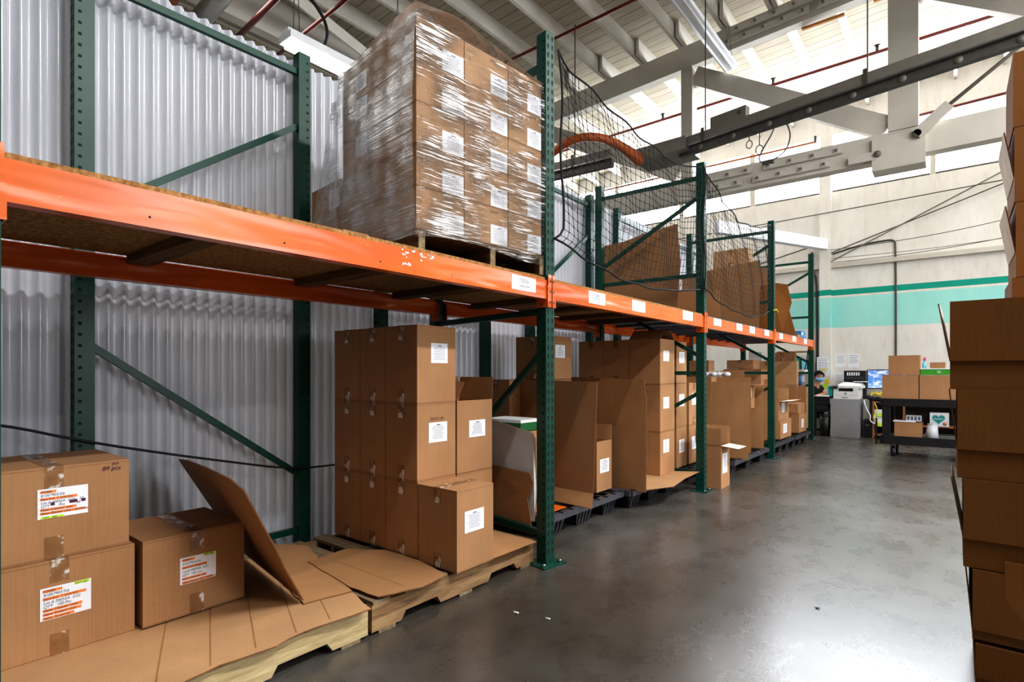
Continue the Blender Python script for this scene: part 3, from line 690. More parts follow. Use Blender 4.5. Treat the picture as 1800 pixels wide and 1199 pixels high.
sheet([(-2.088, 1.225, z), (-2.045, 1.43, z), (-2.35, 1.52, z), (-2.78, 1.65, z), (-2.93, 1.56, z), (-2.93, 1.40, z)], 'flat half of the folded cardboard sheet lying behind the leaning one', wav=.004)
sheet([(-2.10, 1.228, .162), (-2.04, 1.115, .339), (-1.976, 1.036, .464), (-1.954, .982, .555), (-1.928, .928, .645), (-1.925, .905, .69), (-2.03, .902, .722), (-2.407, .971, .714), (-2.757, 1.038, .698), (-3.01, 1.09, .672), (-3.01, 1.20, .50), (-2.93, 1.36, .165)], 'creased cardboard sheet leaning up against the single labelled carton', creases=())
z = .158
sheet([(-2.526, 1.505, z), (-2.085, 1.443, z), (-1.90, 1.455, z), (-1.835, 1.64, z), (-1.857, 1.816, z), (-2.12, 1.868, z), (-2.373, 1.866, z), (-2.55, 1.74, z)], 'flat cardboard sheet with torn edges lying on the brown pallet before the tall stack', wav=.005, creases=[((-2.45, 1.6, z), (-1.9, 1.6, z), 'crease')])
z = .146
sheet([(-1.86, 2.15, z), (-1.85, 2.52, z), (-2.2, 2.54, z), (-2.2, 2.16, z)], 'flattened cardboard on the brown pallet end beside the twisted upright', wav=.004)

# --- second bay lower level
def quad_sheet(y, x0, x1, z0, z1, dy_top=0, dy_x=0):   # sheet facing -y ; x0 deep side, x1 aisle side
    return [(x1, y, z0), (x1, y+dy_top, z1), (x0, y+dy_x+dy_top, z1), (x0, y+dy_x, z0)][::-1]
W1 = [(-1.99, 2.69, .20), (-1.985, 2.72, .40), (-2.0, 2.72, .49), (-1.995, 2.71, .70), (-2.02, 2.715, .735), (-2.345, 2.75, .79), (-2.46, 2.76, .80), (-2.46, 2.76, .20)]
sheet(W1[::-1], 'tall white faced cardboard sheet standing beside the twisted upright', m='clear_white')
sheet([(-1.975, 2.655, .13), (-2.03, 2.672, .34), (-1.99, 2.68, .44), (-2.02, 2.69, .49), (-2.40, 2.735, .50), (-2.42, 2.72, .13)][::-1], 'torn brown cardboard piece in front of the lower half of the white sheet')
o = tag(MB().box(-.14, .17, -.11, .11, 0, .055, 'dark_green').box(-.141, .171, -.111, .111, .055, .075, 'printer_white').build('product_box', None, (0, 0, 0)), 'green and white box showing above the white cardboard sheet', 'box')
o.location = (-2.40, 2.97, .715); text('Greenway', .022, 'white_paper', o, (-.04, -.112, .035), '-y')
carton(-2.58, -2.2, 2.86, 3.08, .15, .712, 'tall carton hidden behind the white sheet carrying the green box')
sheet([(-2.0, 3.40, .185), (-1.955, 3.385, 1.04), (-2.82, 3.47, 1.05), (-2.9, 3.48, .98), (-2.9, 3.48, .185)][::-1], 'first tall brown cardboard divider of the second bay, its foot bent out',
      creases=[((-2.12, 3.412, .2), (-2.11, 3.4, 1.04), 'crease')])
sheet([(-1.955, 3.31, .160), (-2.0, 3.395, .245), (-2.6, 3.44, .245), (-2.6, 3.375, .160)][::-1], 'bent foot strip of the first cardboard divider resting on the black pallet')
carton(-2.42, -2.17, 3.745, 3.99, .167, .565, 'narrow open carton with one flap up between the two cardboard dividers', None, None, [('x', 3.797, 3.943, .312, .42)], {'+y': (2, .12), '-y': (3, .12)})
COL.objects[-1]
carton(-3.0, -2.70, 3.32, 3.55, .167, 1.05, 'tall plain carton hidden behind the first divider')
carton(-2.86, -2.5, 3.60, 3.90, 1.052, 1.40, 'brown carton with a paper label standing on cartons behind the twisted upright', None, 'y', [('x', 3.66, 3.80, 1.225, 1.33), ('y', -2.56, -2.51, 1.225, 1.33)])
carton(-2.86, -2.5, 3.60, 3.90, .167, 1.05, 'carton supporting the labelled one behind the first divider')
sheet([(-1.915, 4.08, .150), (-1.905, 4.07, .86), (-1.925, 4.07, 1.05), (-2.6, 4.12, 1.065), (-2.9, 4.14, 1.065), (-2.9, 4.14, .150)][::-1], 'second tall brown cardboard divider of the second bay with a creased corner',
      creases=[((-2.22, 4.105, .16), (-2.2, 4.092, 1.055), 'crease'), ((-2.25, 4.1, 1.055), (-2.08, 4.09, .92), 'crease'), ((-2.08, 4.09, .92), (-1.91, 4.075, .84), 'crease')])
rz3 = [(.167, .566), (.567, 1.0), (1.002, 1.414)]
ex = [(-2.93, -2.654), (-2.654, -2.381), (-2.381, -2.07)]
for r_ in range(3):
    for c_ in range(3):
        x0, x1 = ex[c_]
        pp = [('x', 4.77, 4.90, z_[0], z_[1]) for z_ in [((.37, .49), (.775, .88), (1.21, 1.306))[r_]]] if c_ == 2 else []
        op = {'-y': (-50, .13), '+y': (-50, .13)} if (r_ == 2 and c_ == 2) else None
        carton(x0, x1, 4.70, 5.03, *rz3[r_], 'carton in the %s of the second bay stack, %s' % (rn[r_], wn[c_]), 'cartons of the stack in the second bay', 'y' if op is None else None, pp, op)
z = .170
sheet([(-1.915, 4.09, z), (-1.80, 4.35, z), (-1.86, 4.75, z), (-1.84, 5.05, z+.02), (-2.2, 4.95, z), (-2.6, 4.9, z), (-2.6, 4.1, z)], 'cardboard sheet lying on the black pallet under the second bay stack, edge curling over', m='kraft_light')
# third bay, first files beyond the upright
n4 = ['nearest the upright', 'second from the upright']
for fi, (ya, yb) in enumerate([(5.19, 5.46), (5.52, 5.80)]):
    for r_ in range(3):
        if fi == 1 and r_ == 2:
            carton(-2.72, -2.46, ya, yb, 1.002, 1.41, 'set back top carton of the third bay pile next to the second bay stack', None, 'y'); continue
        xa, xb = (-2.40, -2.12)
        zz = ((.31, .44), (.77, .89), (1.20, 1.31))[r_]
        carton(xa, xb, ya, yb, *rz3[r_], 'labelled carton in the %s of the third bay pile, %s' % (rn[r_], n4[fi]), 'labelled cartons of the third bay pile', 'x' if (fi == 1 and r_ == 1) else 'y', [('x', (ya+yb)/2-.06, (ya+yb)/2+.07, zz[0], zz[1])])
carton(-2.72, -2.46, 5.52, 5.80, .167, 1.0, 'tall carton below the set back one in the third bay')
# open carton on the floor in front
carton(-1.97, -1.725, 5.30, 5.56, 0, .412, 'open carton standing on the floor before the third bay, pale flap folded out', None, None, [('x', 5.34, 5.48, .14, .33)],
       {'+y': (3, .17), '-y': (2, .16), '-x': (4, .15)})
o = [o for o in COL.objects if o.get('label', '').startswith('open carton standing on the floor')][0]
flap(o, '+x', (.120, .410), -.127, .127, .16, 96, 'kraft_pale', 'kraft_pale')
# third bay dividers and cartons
sheet(quad_sheet(6.32, -2.9, -1.76, .15, 1.0), 'nearer of the two cardboard dividers of the third bay with creased corners',
      creases=[((-1.96, 6.317, .45), (-1.96, 6.317, 1.0), 'crease'), ((-2.02, 6.317, 1.0), (-1.80, 6.317, .83), 'crease'), ((-2.0, 6.317, .48), (-1.85, 6.317, .38), 'crease')])
sheet(quad_sheet(6.75, -2.9, -1.855, .165, 1.052), 'farther and slightly taller cardboard divider of the third bay')
sheet(quad_sheet(5.98, -2.9, -2.05, .16, 1.06), 'narrow brown cardboard sheet just behind the upright in the third bay')
carton(-2.18, -1.93, 6.44, 6.72, .167, .372, 'low labelled carton on the edge of the black pallet behind the dividers', None, 'y', [('x', 6.48, 6.56, .2, .33)])
carton(-2.22, -1.97, 6.84, 7.10, .167, .66, 'lower carton of the pair behind the third bay dividers')
carton(-2.22, -1.96, 6.86, 7.30, .665, .955, 'open carton with raised and outspread flaps atop the third bay pair', None, None, [('x', 7.02, 7.16, .80, .92)], {'-y': (0, .18), '+x': (88, .16), '-x': (5, .18)})
sheet(quad_sheet(7.36, -2.9, -1.87, .15, .95), 'plain cardboard divider next to the net upright')
carton(-2.50, -2.26, 6.50, 6.70, 1.055, 1.25, 'small grey brown carton with a small label on top of the third bay dividers', None, 'y', [('y', -2.40, -2.34, 1.10, 1.18)])
carton(-2.62, -2.24, 6.40, 6.72, .167, 1.05, 'tall carton hidden behind the third bay dividers')
mm = MB(); rnd = random.Random(5)
for q in range(7): mm.ball((-2.30+.07*q*.7, 6.35+.02*(q % 3), 1.085), .035, 'clear_white', (1.3, 1, .8), 8)
tag(mm.build('plastic_bag'), 'crumpled clear plastic bag lying on the cardboard in the third bay', 'bag')
# farthest bay
sheet([(-2.02, 8.10, .17), (-1.93, 8.2, .85), (-2.75, 8.2, .85), (-2.9, 8.10, .17)][::-1], 'slanted cardboard divider of the farthest bay')
carton(-2.20, -1.90, 8.34, 9.0, .167, .425, 'lower labelled carton at the aisle side of the farthest bay', None, 'y', [('x', 8.5, 8.72, .24, .37)])
carton(-2.20, -1.93, 8.36, 8.98, .427, .70, 'open carton on top of the lower labelled one with a pale flap out', None, None, [('x', 8.55, 8.72, .53, .67)], {'-y': (5, .17), '+y': (0, .17)})
o = [o for o in COL.objects if o.get('label', '').startswith('open carton on top of the lower labelled')][0]
flap(o, '+x', (.133, .27), -.3, .3, .17, 85, 'kraft_pale', 'kraft_pale')
carton(-2.16, -1.88, 9.42, 9.95, .167, .46, 'lower of the two end cartons beside the last upright', None, 'y', [('x', 9.6, 9.75, .24, .37)])
carton(-2.16, -1.90, 9.44, 9.93, .462, .62, 'upper of the two end cartons beside the last upright')
sheet(quad_sheet(10.02, -2.6, -1.90, .2, .885), 'cardboard sheet standing behind the end cartons by the last upright')
sheet(quad_sheet(9.1, -2.7, -1.98, .2, 1.0), 'tall cardboard sheet behind the open carton of the farthest bay')
carton(-2.86, -2.30, 8.9, 9.3, .167, 1.16, 'tall plain brown carton at the rear of the farthest bay')
carton(-2.82, -2.42, 8.92, 9.28, 1.162, 1.30, 'medium carton on the tall rear one in the farthest bay')
carton(-2.95, -2.02, 9.95, 10.08, .9, 1.30, 'wide pale carton high at the rear of the farthest bay', m='kraft_light')
carton(-2.95, -2.02, 9.95, 10.08, .167, .9, 'wide carton under the high pale one in the farthest bay')
carton(-2.45, -2.05, 9.96, 10.07, 1.302, 1.44, 'flat carton lying on the wide pale carton near the last upright', m='kraft')
carton(-2.78, -2.56, 9.96, 10.07, 1.302, 1.46, 'teal and white product box beside the flat carton', m='clear_white', tape=None, name='product_box', cat='box')
o = MB().box(-.14, .14, -.12, .12, 0, .035, 'printer_white').box(-.11, .11, -.1, .1, -.03, 0, 'printer_white').build('plastic_tray', None, (0, 0, 0)); o.location = (-2.10, 10.35, 1.118)
tag(o, 'white plastic tray lying on the blue and yellow tub by the last upright', 'tray')
o = MB().cyl((0, 0, 0), (0, 0, .19), .075, 'blue', 14, .085).cyl((0, 0, .19), (0, 0, .2), .088, 'yellow', 14).build('wipes_tub', None, (0, 0, 0)); o.location = (-2.10, 10.35, .887); carton(-2.26, -1.95, 10.24, 10.48, 0, .885, 'tall narrow carton carrying the tub behind the last upright'); tag([q for q in COL.objects if q.name.startswith('wipes_tub')][0], 'blue and yellow tub under the white plastic tray', 'tub')

# --- black plastic pallets
def nest_pallet(x0, x1, y0, y1, label):
    r = empty('plastic_pallet', ((x0+x1)/2, (y0+y1)/2, 0), 0, label, 'pallet'); X_, Y_ = (x1-x0)/2, (y1-y0)/2
    mm = MB()
    # rim and grid deck
    for s_ in (-1, 1):
        mm.box(-X_, X_, s_*Y_-.02, s_*Y_+.02, .115, .16, 'grey_plastic'); mm.box(s_*X_-.02, s_*X_+.02, -Y_, Y_, .115, .16, 'grey_plastic')
    for k_ in range(1, 8): mm.box(-X_, X_, -Y_+2*Y_*k_/8-.022, -Y_+2*Y_*k_/8+.022, .13, .155, 'black_plastic')
    for k_ in range(1, 6): mm.box(-X_+2*X_*k_/6-.02, -X_+2*X_*k_/6+.02, -Y_, Y_, .13, .152, 'black_plastic')
    for k_ in range(9): mm.box(X_-.012, X_+.024, -Y_+.03+k_*(2*Y_-.06)/8-.006, -Y_+.03+k_*(2*Y_-.06)/8+.006, .155, .166, 'hole')
    mm.build('deck', r)
    for xx in (-X_+.14, 0, X_-.12):
        for yy in (-Y_+.14, 0, Y_-.14):
            c = MB(); a, b = .07, .10
            lo = [(xx-a, yy-b*.8, 0), (xx+a, yy-b*.8, 0), (xx+a, yy+b*.8, 0), (xx-a, yy+b*.8, 0)]; hi = [(xx-a-.03, yy-b-.02, .13), (xx+a+.03, yy-b-.02, .13), (xx+a+.03, yy+b+.02, .13), (xx-a-.03, yy+b+.02, .13)]
            c.hexa(lo+hi, 'black_plastic')
            for k_ in range(4):
                f = -.06+.04*k_; c.bar((xx+a+.002, yy+f, .005), (xx+a+.03, yy+f*1.15, .125), .012, .012, 'grey_plastic')
            c.build('foot', r)
    return r
nest_pallet(-3.0, -2.08, 2.95, 3.98, 'nearest black plastic pallet in the second bay, beside the twisted upright')
nest_pallet(-3.0, -2.02, 4.02, 5.02, 'black plastic pallet under the second bay carton stack')
nest_pallet(-3.0, -2.08, 5.17, 5.98, 'black plastic pallet under the labelled cartons beside the third upright')
nest_pallet(-2.85, -1.84, 6.02, 7.42, 'black plastic pallet under the cardboard dividers of the third bay')
nest_pallet(-2.85, -1.86, 7.78, 8.85, 'black plastic pallet under the slanted divider of the farthest bay')
nest_pallet(-2.85, -1.84, 8.89, 9.98, 'last black plastic pallet beside the last upright')
tag(MB().box(-2.62, -2.12, 2.98, 3.24, .161, .166, 'orange_paint').build('orange_mat'), 'orange sheet lying on the nearest black pallet', 'mat')

# cable along the wall
tag(MB().tube([(-3.09, .2, .93), (-3.09, .45, .89), (-3.09, .7, .80), (-3.09, 1.05, .70), (-3.09, 1.4, .61), (-3.09, 1.7, .535), (-3.085, 1.95, .515), (-3.085, 2.3, .52)], .006, 'black_rubber', 8).build('power_cable'), 'black cable sagging along the corrugated wall behind the cartons', 'cable')

# ------------------------------------------------------------------ wrapped pallet on the deck
A0 = math.radians(-6.4); OX, OY = -1.938, 1.70   # local: +y along the aisle face, -x inward
ca, sa = math.cos(A0), math.sin(A0)
def LW(lx, ly): return (OX+lx*ca-ly*sa, OY+lx*sa+ly*ca)
ZB = 1.776; PH = .197
def lcarton(lx0, lx1, ly0, ly1, z0, z1, label, papers=(), group='cartons of the wrapped pallet load', tape=None, prints=()):
    c = LW((lx0+lx1)/2, (ly0+ly1)/2); hx, hy = (lx1-lx0)/2, (ly1-ly0)/2
    o = carton(c[0]-hx, c[0]+hx, c[1]-hy, c[1]+hy, z0, z1, label, group, tape, (), None, A0, 'kraft_taupe', prints=prints)
    for f, a, b, za, zb in papers:
        if f == 'x': paper(o, 'x', hx-.002, a-(ly0+ly1)/2, b-(ly0+ly1)/2, za-z0, zb-z0)
        else: paper(o, 'y', -hy+.002, a-(lx0+lx1)/2, b-(lx0+lx1)/2, za-z0, zb-z0)
    return o
cols = [(0, .290), (.290, .597), (.597, .862)]; lab = [(.152, .285), (.468, .588), (.745, .858)]
cn = ['corner column', 'middle column', 'column next to the twisted upright']; lv = ['bottom', 'second', 'third', 'fourth', 'top']
for r_ in range(5):
    for c_ in range(3):
        z0 = ZB+PH*r_; a, b = cols[c_]
        lcarton(-.434 if c_ == 0 else -.43, 0, a, b, z0, z0+PH-.002, 'shrink wrapped carton on the raised pallet, %s layer, %s' % (lv[r_], cn[c_]), [('x', lab[c_][0], lab[c_][1], z0+.004 if r_ < 4 else z0-.0+.0, z0+.104)], prints=[('x', .02, .17, .018, '18-4224'), ('x', -.12, .125, .03, 'I')])
for r_ in range(5):
    z0 = ZB+PH*r_
    pp = [('y', -.555, -.442, z0+.10-.02, z0+.185)] if r_ in (1, 2, 3) else ([('y', -.56, -.45, z0+.03, z0+.12)] if r_ == 4 else [])
    lcarton(-.70 if r_ > 1 else -.735, -.436, 0, .43, z0, z0+PH-.002, 'wrapped carton of the raised load, %s layer, second inward from its near corner' % lv[r_], pp if r_ > 1 else [], prints=[('y', -.10, .15, .016, '18-4224')])
    if r_ < 2: lcarton(-1.085, -.737, 0, .30, z0, z0+PH+(.02 if r_ == 1 else 0)-.002, 'carton at the rear of the raised load, %s layer, beside the corrugated wall' % lv[r_], [('y', -.86, -.74, z0+.06, z0+.17)] if r_ == 1 else [])
# the pallet itself
pr = empty('wooden_pallet', (*LW(-.51, .46), 1.651), A0, 'dark wooden pallet on the deck carrying the shrink wrapped load', 'pallet')
for yy in (-.43, 0.02, .40):
    MB().box(-.51, .51, yy-.019, yy+.019, .012, .105, 'dark_slat').build('stringer', pr)
for i in range(7): MB().box(-.51+.15*i, -.51+.15*i+.12, -.45, .42, .105, .122, 'dark_slat').build('deck_board', pr)
for xx in (-.46, 0, .46): MB().box(xx-.045, xx+.045, -.45, .42, 0, .012, 'dark_slat').build('bottom_board', pr)
for yy in (-.43, 0.02, .40):
    MB().box(.5105, .513, yy-.018, yy+.018, .012, .105, 'pallet_slat').build('end_block', pr)
c = LW(-.42, -.25)
carton(-2.30, -2.10, 1.42, 1.56, 1.652, 1.74, 'small carton lying on the deck beside the raised pallet', None, 'y')
carton(-2.52, -2.32, 1.44, 1.56, 1.652, 1.73, 'small carton with a paper label on the deck near the corrugated wall', None, 'y', [('y', -2.44, -2.36, 1.66, 1.722)])
# stretch film
rnd = random.Random(11)
def nz(a, b, c_): return (math.sin(a*9.1+b*5.3)+math.sin(b*13.7-c_*7.1+1.3)+math.sin(c_*17.3+a*11.9))/3
film_o = None
mm = MB()
def grid(fn, nu, nv, m):
    vs = [fn(i/nu, j/nv) for j in range(nv+1) for i in range(nu+1)]
    fs = [(j*(nu+1)+i, j*(nu+1)+i+1, (j+1)*(nu+1)+i+1, (j+1)*(nu+1)+i) for j in range(nv) for i in range(nu)]
    mm.add(vs, fs, m, True)
G = .010
def face_a(u, v):   # aisle face, u along y, v up
    y = -G+u*(.862+2*G); z0 = 1.735+.02*math.sin(u*5); z1 = 2.765-.02*u
    z = z0+(z1-z0)*v; return (G+.006*nz(y*3, z*6, 0)+.012*math.sin(v*PI), y, z)
def face_b(u, v):   # side face, u inward
    x = G-u*(.735); zt = 2.772-.02*u**2; zb = 1.74
    z = zb+(zt-zb)*v; xx = x-(.36*max(0, (.40-v))/.40*u**2 if v < .40 else 0)
    return (xx, -G-.003*nz(x*4, z*5, 1)-.018*math.sin(v*PI), z)
grid(face_a, 40, 44, 'film_face'); grid(face_b, 40, 44, 'film_side')
def topf(u, v):     # crumpled cap rising to a peak
    x = G-u*.76; y = -G+v*(.862+2*G)
    edge = min(min(u, 1-u)*3, min(v, 1-v)*3.0, 1)
    pk = .15*max(0, 1-math.hypot((x+.04)/.55, (y-.25)/.5))+.03*math.exp(-((x+.15)**2/.06+(y-.6)**2/.05))
    z = 2.772-.02*v-.02*u*u+pk*min(1, edge+.6)+.012*abs(nz(x*9, y*8, 2))*edge
    return (x, y, z)
grid(topf, 36, 40, 'film_top')
film_o = mm.build('stretch_film', None, (0, 0, 0), 0); film_o.location = (OX, OY, 0); film_o.rotation_euler = (0, 0, A0)
tag(film_o, 'clear crumpled stretch film wrapped around the carton load on the raised pallet', 'stretch film')
# shadow-side sagging film tail
mm = MB()
def tail(u, v):
    x = -.70-.42*u*(1-v*.85); z = 1.76+.84*v*(1-.25*u*(1-v)); return (x, -G-.02-.01*nz(u*8, v*9, 3), z)
grid(tail, 14, 14, 'film_side'); t_ = mm.build('film_skirt', film_o)

# ------------------------------------------------------------------ upper level, later bays
sheet([(-2.16, 5.30, 1.655), (-2.12, 5.30, 2.2), (-2.155, 5.30, 2.585), (-2.5, 5.31, 2.55), (-2.75, 5.32, 2.50), (-3.05, 5.34, 2.49), (-3.08, 5.34, 2.35), (-3.0, 5.34, 1.655)][::-1], 'big brown cardboard sheet standing on the upper deck behind the first net', m='kraft',
      creases=[((-3.0, 5.335, 1.88), (-2.13, 5.297, 2.08), 'crease')])
sheet([(-1.90, 7.25, 1.655), (-1.885, 7.25, 2.50), (-2.45, 7.28, 2.46), (-2.9, 7.30, 2.40), (-2.9, 7.30, 1.655)][::-1], 'big brown cardboard sheet standing behind the second net', m='kraft')
sheet([(-1.93, 5.9, 1.66), (-1.95, 5.92, 1.98), (-2.8, 5.95, 2.05), (-2.9, 5.95, 1.66)][::-1], 'low wide cardboard sheet on the wire deck behind the second net', m='kraft')
sheet([(-2.3, 5.5, 1.66), (-2.3, 5.5, 2.28), (-2.75, 5.52, 2.25), (-2.8, 5.52, 1.66)][::-1], 'narrow cardboard sheet between the two nets on the upper deck', m='kraft_dark')
o = carton(-2.5, -2.05, 7.34, 7.56, 2.47, 2.70, 'orange brown carton perched high behind the second net', None, 'y', m='kraft_light')
carton(-2.5, -2.05, 7.34, 7.56, 1.655, 2.468, 'tall carton hidden behind the big sheet of the second net')
sheet([(-1.93, 7.85, 1.655), (-1.93, 7.9, 2.28), (-2.10, 7.92, 2.29), (-2.12, 7.87, 1.655)][::-1], 'narrow upright cardboard piece nearest the net upright on the farthest deck', m='kraft_dark')
sheet([(-2.08, 8.05, 1.655), (-1.99, 8.12, 2.55), (-2.12, 8.14, 2.56), (-2.3, 8.1, 1.655)][::-1], 'tallest cardboard piece on the farthest deck', m='kraft')
sheet([(-1.90, 8.45, 1.655), (-1.80, 8.55, 2.10), (-1.86, 8.56, 2.36), (-2.1, 8.6, 2.42), (-2.1, 8.5, 1.655)][::-1], 'bent cardboard piece leaning among the others on the farthest deck', m='kraft_dark')
sheet([(-1.88, 8.75, 1.655), (-1.93, 8.80, 2.25), (-2.2, 8.85, 2.35), (-2.3, 8.8, 1.655)][::-1], 'wide cardboard piece behind the bent one on the farthest deck', m='kraft_dark')
sheet([(-1.90, 9.35, 1.655), (-1.98, 9.25, 2.05), (-2.09, 9.2, 2.38), (-2.4, 9.25, 2.3), (-2.45, 9.35, 1.655)][::-1], 'slanting cardboard piece nearest the blue box on the farthest deck', m='kraft_dark')
tag(MB().box(-2.02, -1.88, 9.55, 9.85, 1.644, 1.76, 'blue').box(-1.96, -1.879, 9.6, 9.7, 1.70, 1.74, 'white_paper').build('product_box'), 'small blue box at the end of the farthest upper deck', 'box')
carton(-2.0, -1.87, 9.30, 9.5, 1.645, 1.69, 'small flat carton next to the blue box', None, None)

# nets
def net(name, top, left, bottom, right, nu, nv, xb, label, bulge=.06):
    def poly(P_, t):
        L = [0]
        for a, b in zip(P_[:-1], P_[1:]): L.append(L[-1]+math.hypot(b[0]-a[0], b[1]-a[1]))
        d = t*L[-1]
        for i in range(len(P_)-1):
            if d <= L[i+1] or i == len(P_)-2:
                f = (d-L[i])/max(1e-6, L[i+1]-L[i]); return (P_[i][0]+(P_[i+1][0]-P_[i][0])*f, P_[i][1]+(P_[i+1][1]-P_[i][1])*f)
    c00, c10, c01, c11 = bottom[0], bottom[-1], top[0], top[-1]
    sc_ = abs(xb)/1.85
    def pt(u, v):
        b_, t__, l_, r_ = poly(bottom, u), poly(top, u), poly(left[::-1], v), poly(right[::-1], v)
        o_ = []
        for k_ in (0, 1):
            o_.append((1-v)*b_[k_]+v*t__[k_]+(1-u)*l_[k_]+u*r_[k_]-((1-u)*(1-v)*c00[k_]+u*(1-v)*c10[k_]+(1-u)*v*c01[k_]+u*v*c11[k_]))
        x = xb+bulge*math.sin(PI*u)*math.sin(PI*v)*.8+.012*math.sin(u*31+v*9)
        return (x, o_[0]*sc_, 1.105+(o_[1]-1.105)*sc_)
    cu = bpy.data.curves.new(name, 'CURVE'); cu.dimensions = '3D'; cu.bevel_depth = .0021; cu.bevel_resolution = 0
    cu.materials.append(M['black_net'])
    def spl(P_):
        s_ = cu.splines.new('POLY'); s_.points.add(len(P_)-1)
        for i, q in enumerate(P_): s_.points[i].co = (*q, 1)
    for i in range(nu+1): spl([pt(i/nu, j/(nv)) for j in range(nv+1)])
    for j in range(nv+1): spl([pt(i/nu, j/nv) for i in range(nu+1)])
    f0 = bpy.data.objects.new(name, cu); COL.objects.link(f0); dg = bpy.context.evaluated_depsgraph_get()
    me = bpy.data.meshes.new_from_object(f0.evaluated_get(dg)); bpy.data.objects.remove(f0); me.materials.clear(); me.materials.append(M['black_net'])
    o = bpy.data.objects.new(name, me); COL.objects.link(o); tag(o, label, 'net')
    rp = [pt(0, 1-j/20) for j in range(21)]+[pt(i/30, 0) for i in range(31)]; rp2 = [pt(i/30, 1) for i in range(31)]+[pt(1, 1-j/20) for j in range(21)]
    MB().tube(rp, .007, 'black_net', 6).tube(rp2, .006, 'black_net', 6).build('border_rope', o)
    kn = MB()
    for i in range(0, nu+1):
        for j in range(0, nv+1):
            p_ = pt(i/nu, j/nv); kn.box(p_[0]-.003, p_[0]+.003, p_[1]-.003, p_[1]+.003, p_[2]-.003, p_[2]+.003, 'black_net')
    k_ = kn.build('knots', o); k_['kind'] = 'stuff'
    return o
net('safety_net', [(2.73, 3.03), (2.86, 2.975), (3.28, 2.93), (3.88, 2.88), (4.54, 2.88), (5.10, 3.02)], [(2.73, 3.03), (2.78, 2.7), (2.78, 2.33), (2.78, 1.95), (2.70, 1.90)],
    [(2.70, 1.90), (3.2, 1.81), (3.6, 1.765), (4.09, 1.765), (4.6, 1.81), (5.10, 1.88)], [(5.10, 3.02), (5.10, 1.88)], 38, 20, -1.80, 'black safety net hanging across the upper opening of the second bay')
net('safety_net', [(5.18, 3.05), (5.69, 2.87), (6.29, 2.76), (7.1, 2.86), (7.56, 3.0)], [(5.18, 3.05), (5.2, 2.5), (5.2, 1.9)],
    [(5.2, 1.9), (5.7, 1.80), (6.2, 1.765), (6.73, 1.75), (7.2, 1.8), (7.56, 1.89)], [(7.56, 3.0), (7.56, 1.89)], 36, 18, -1.80, 'black safety net sagging across the upper opening of the third bay')
tag(MB().tube([(-1.80, 7.54, 1.90), (-1.78, 7.60, 1.91), (-1.79, 7.72, 1.89)], .008, 'yellow', 6).build('tie_strap'), 'short yellow strap tying the second net to its upright', 'strap')
# ------------------------------------------------------------------ carton stack at the right picture edge
def leaning(z0, xl, label, yf=2.5, w=.50, d=.40, body=.10, fl=.21, splay=7, front=True, tw=0):
    r = carton(xl, xl+w, yf, yf+d, z0, z0+body+fl-.02, label, None, None, (), {'-x': (0, .01)}, tw, 'kraft_dark') if False else None
    g = .002; H_ = body+fl
    mm = MB(); X_, Y_ = w/2, d/2
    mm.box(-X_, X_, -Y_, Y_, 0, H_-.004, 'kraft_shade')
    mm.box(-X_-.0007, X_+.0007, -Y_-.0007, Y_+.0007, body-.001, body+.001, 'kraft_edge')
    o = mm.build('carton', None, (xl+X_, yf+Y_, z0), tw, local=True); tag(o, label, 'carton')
    if front:
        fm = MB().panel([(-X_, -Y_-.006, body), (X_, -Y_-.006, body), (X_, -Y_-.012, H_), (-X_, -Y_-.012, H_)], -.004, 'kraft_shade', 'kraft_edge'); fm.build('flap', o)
    a = math.radians(splay); L = fl
    fm = MB().panel([(-X_-.002, -Y_+.01, body), (-X_-.002-math.sin(a)*L, -Y_+.01, body+math.cos(a)*L), (-X_-.002-math.sin(a)*L, Y_-.01, body+math.cos(a)*L), (-X_-.002, Y_-.01, body)], .004, 'kraft_pale', 'kraft_edge'); fm.build('flap', o)
    return o
sn = ['bottom carton of the big stack at the right picture edge, mostly below the frame', 'second carton from the floor in the big stack by the right picture edge', 'middle carton of the big stack by the right edge with its flap out',
      'fourth carton from the floor in the big stack by the right picture edge', 'top carton of the nearer big stack beside the cart']
xl = [.055, .045, .022, 0.004, -.012]
for i in range(5):
    z0 = .0+[0, .18, .425, .735, 1.046][i]; hh = [.18, .245, .31, .311, .31][i]
    leaning(z0, xl[i], sn[i], body=hh-.21 if hh > .22 else .05, fl=.21 if hh > .22 else hh-.06, splay=[2, 5, 9, 6, 9][i], tw=[0, .01, 0, .008, -.012][i], w=.52)
sheet([(.13, 2.488, .25), (.5, 2.488, .22), (.5, 2.480, .45), (.13, 2.480, .47)], 'loose cardboard flap hanging on the lower front of the right edge stack', m='kraft_dark', th=.004)
for i in range(8):
    z0 = i*.2965
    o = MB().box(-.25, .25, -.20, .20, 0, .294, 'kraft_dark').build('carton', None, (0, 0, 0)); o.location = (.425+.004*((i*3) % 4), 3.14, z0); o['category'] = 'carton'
    hid = i < 4
    o['label'] = ('carton number %s up in the farther tall stack, behind the nearer right edge stack' % ['one', 'two', 'three', 'four'][i]) if hid else \
        '%s carton of the taller stack rising behind the nearer right edge stack' % ['lowest visible', 'second visible', 'third visible', 'topmost'][i-4]
    if i in (5, 6): MB().panel([(-.252, -.18, .10), (-.252-.03, -.18, .29), (-.252-.03, .18, .29), (-.252, .18, .10)], .004, 'kraft_pale', 'kraft_edge').build('flap', o)

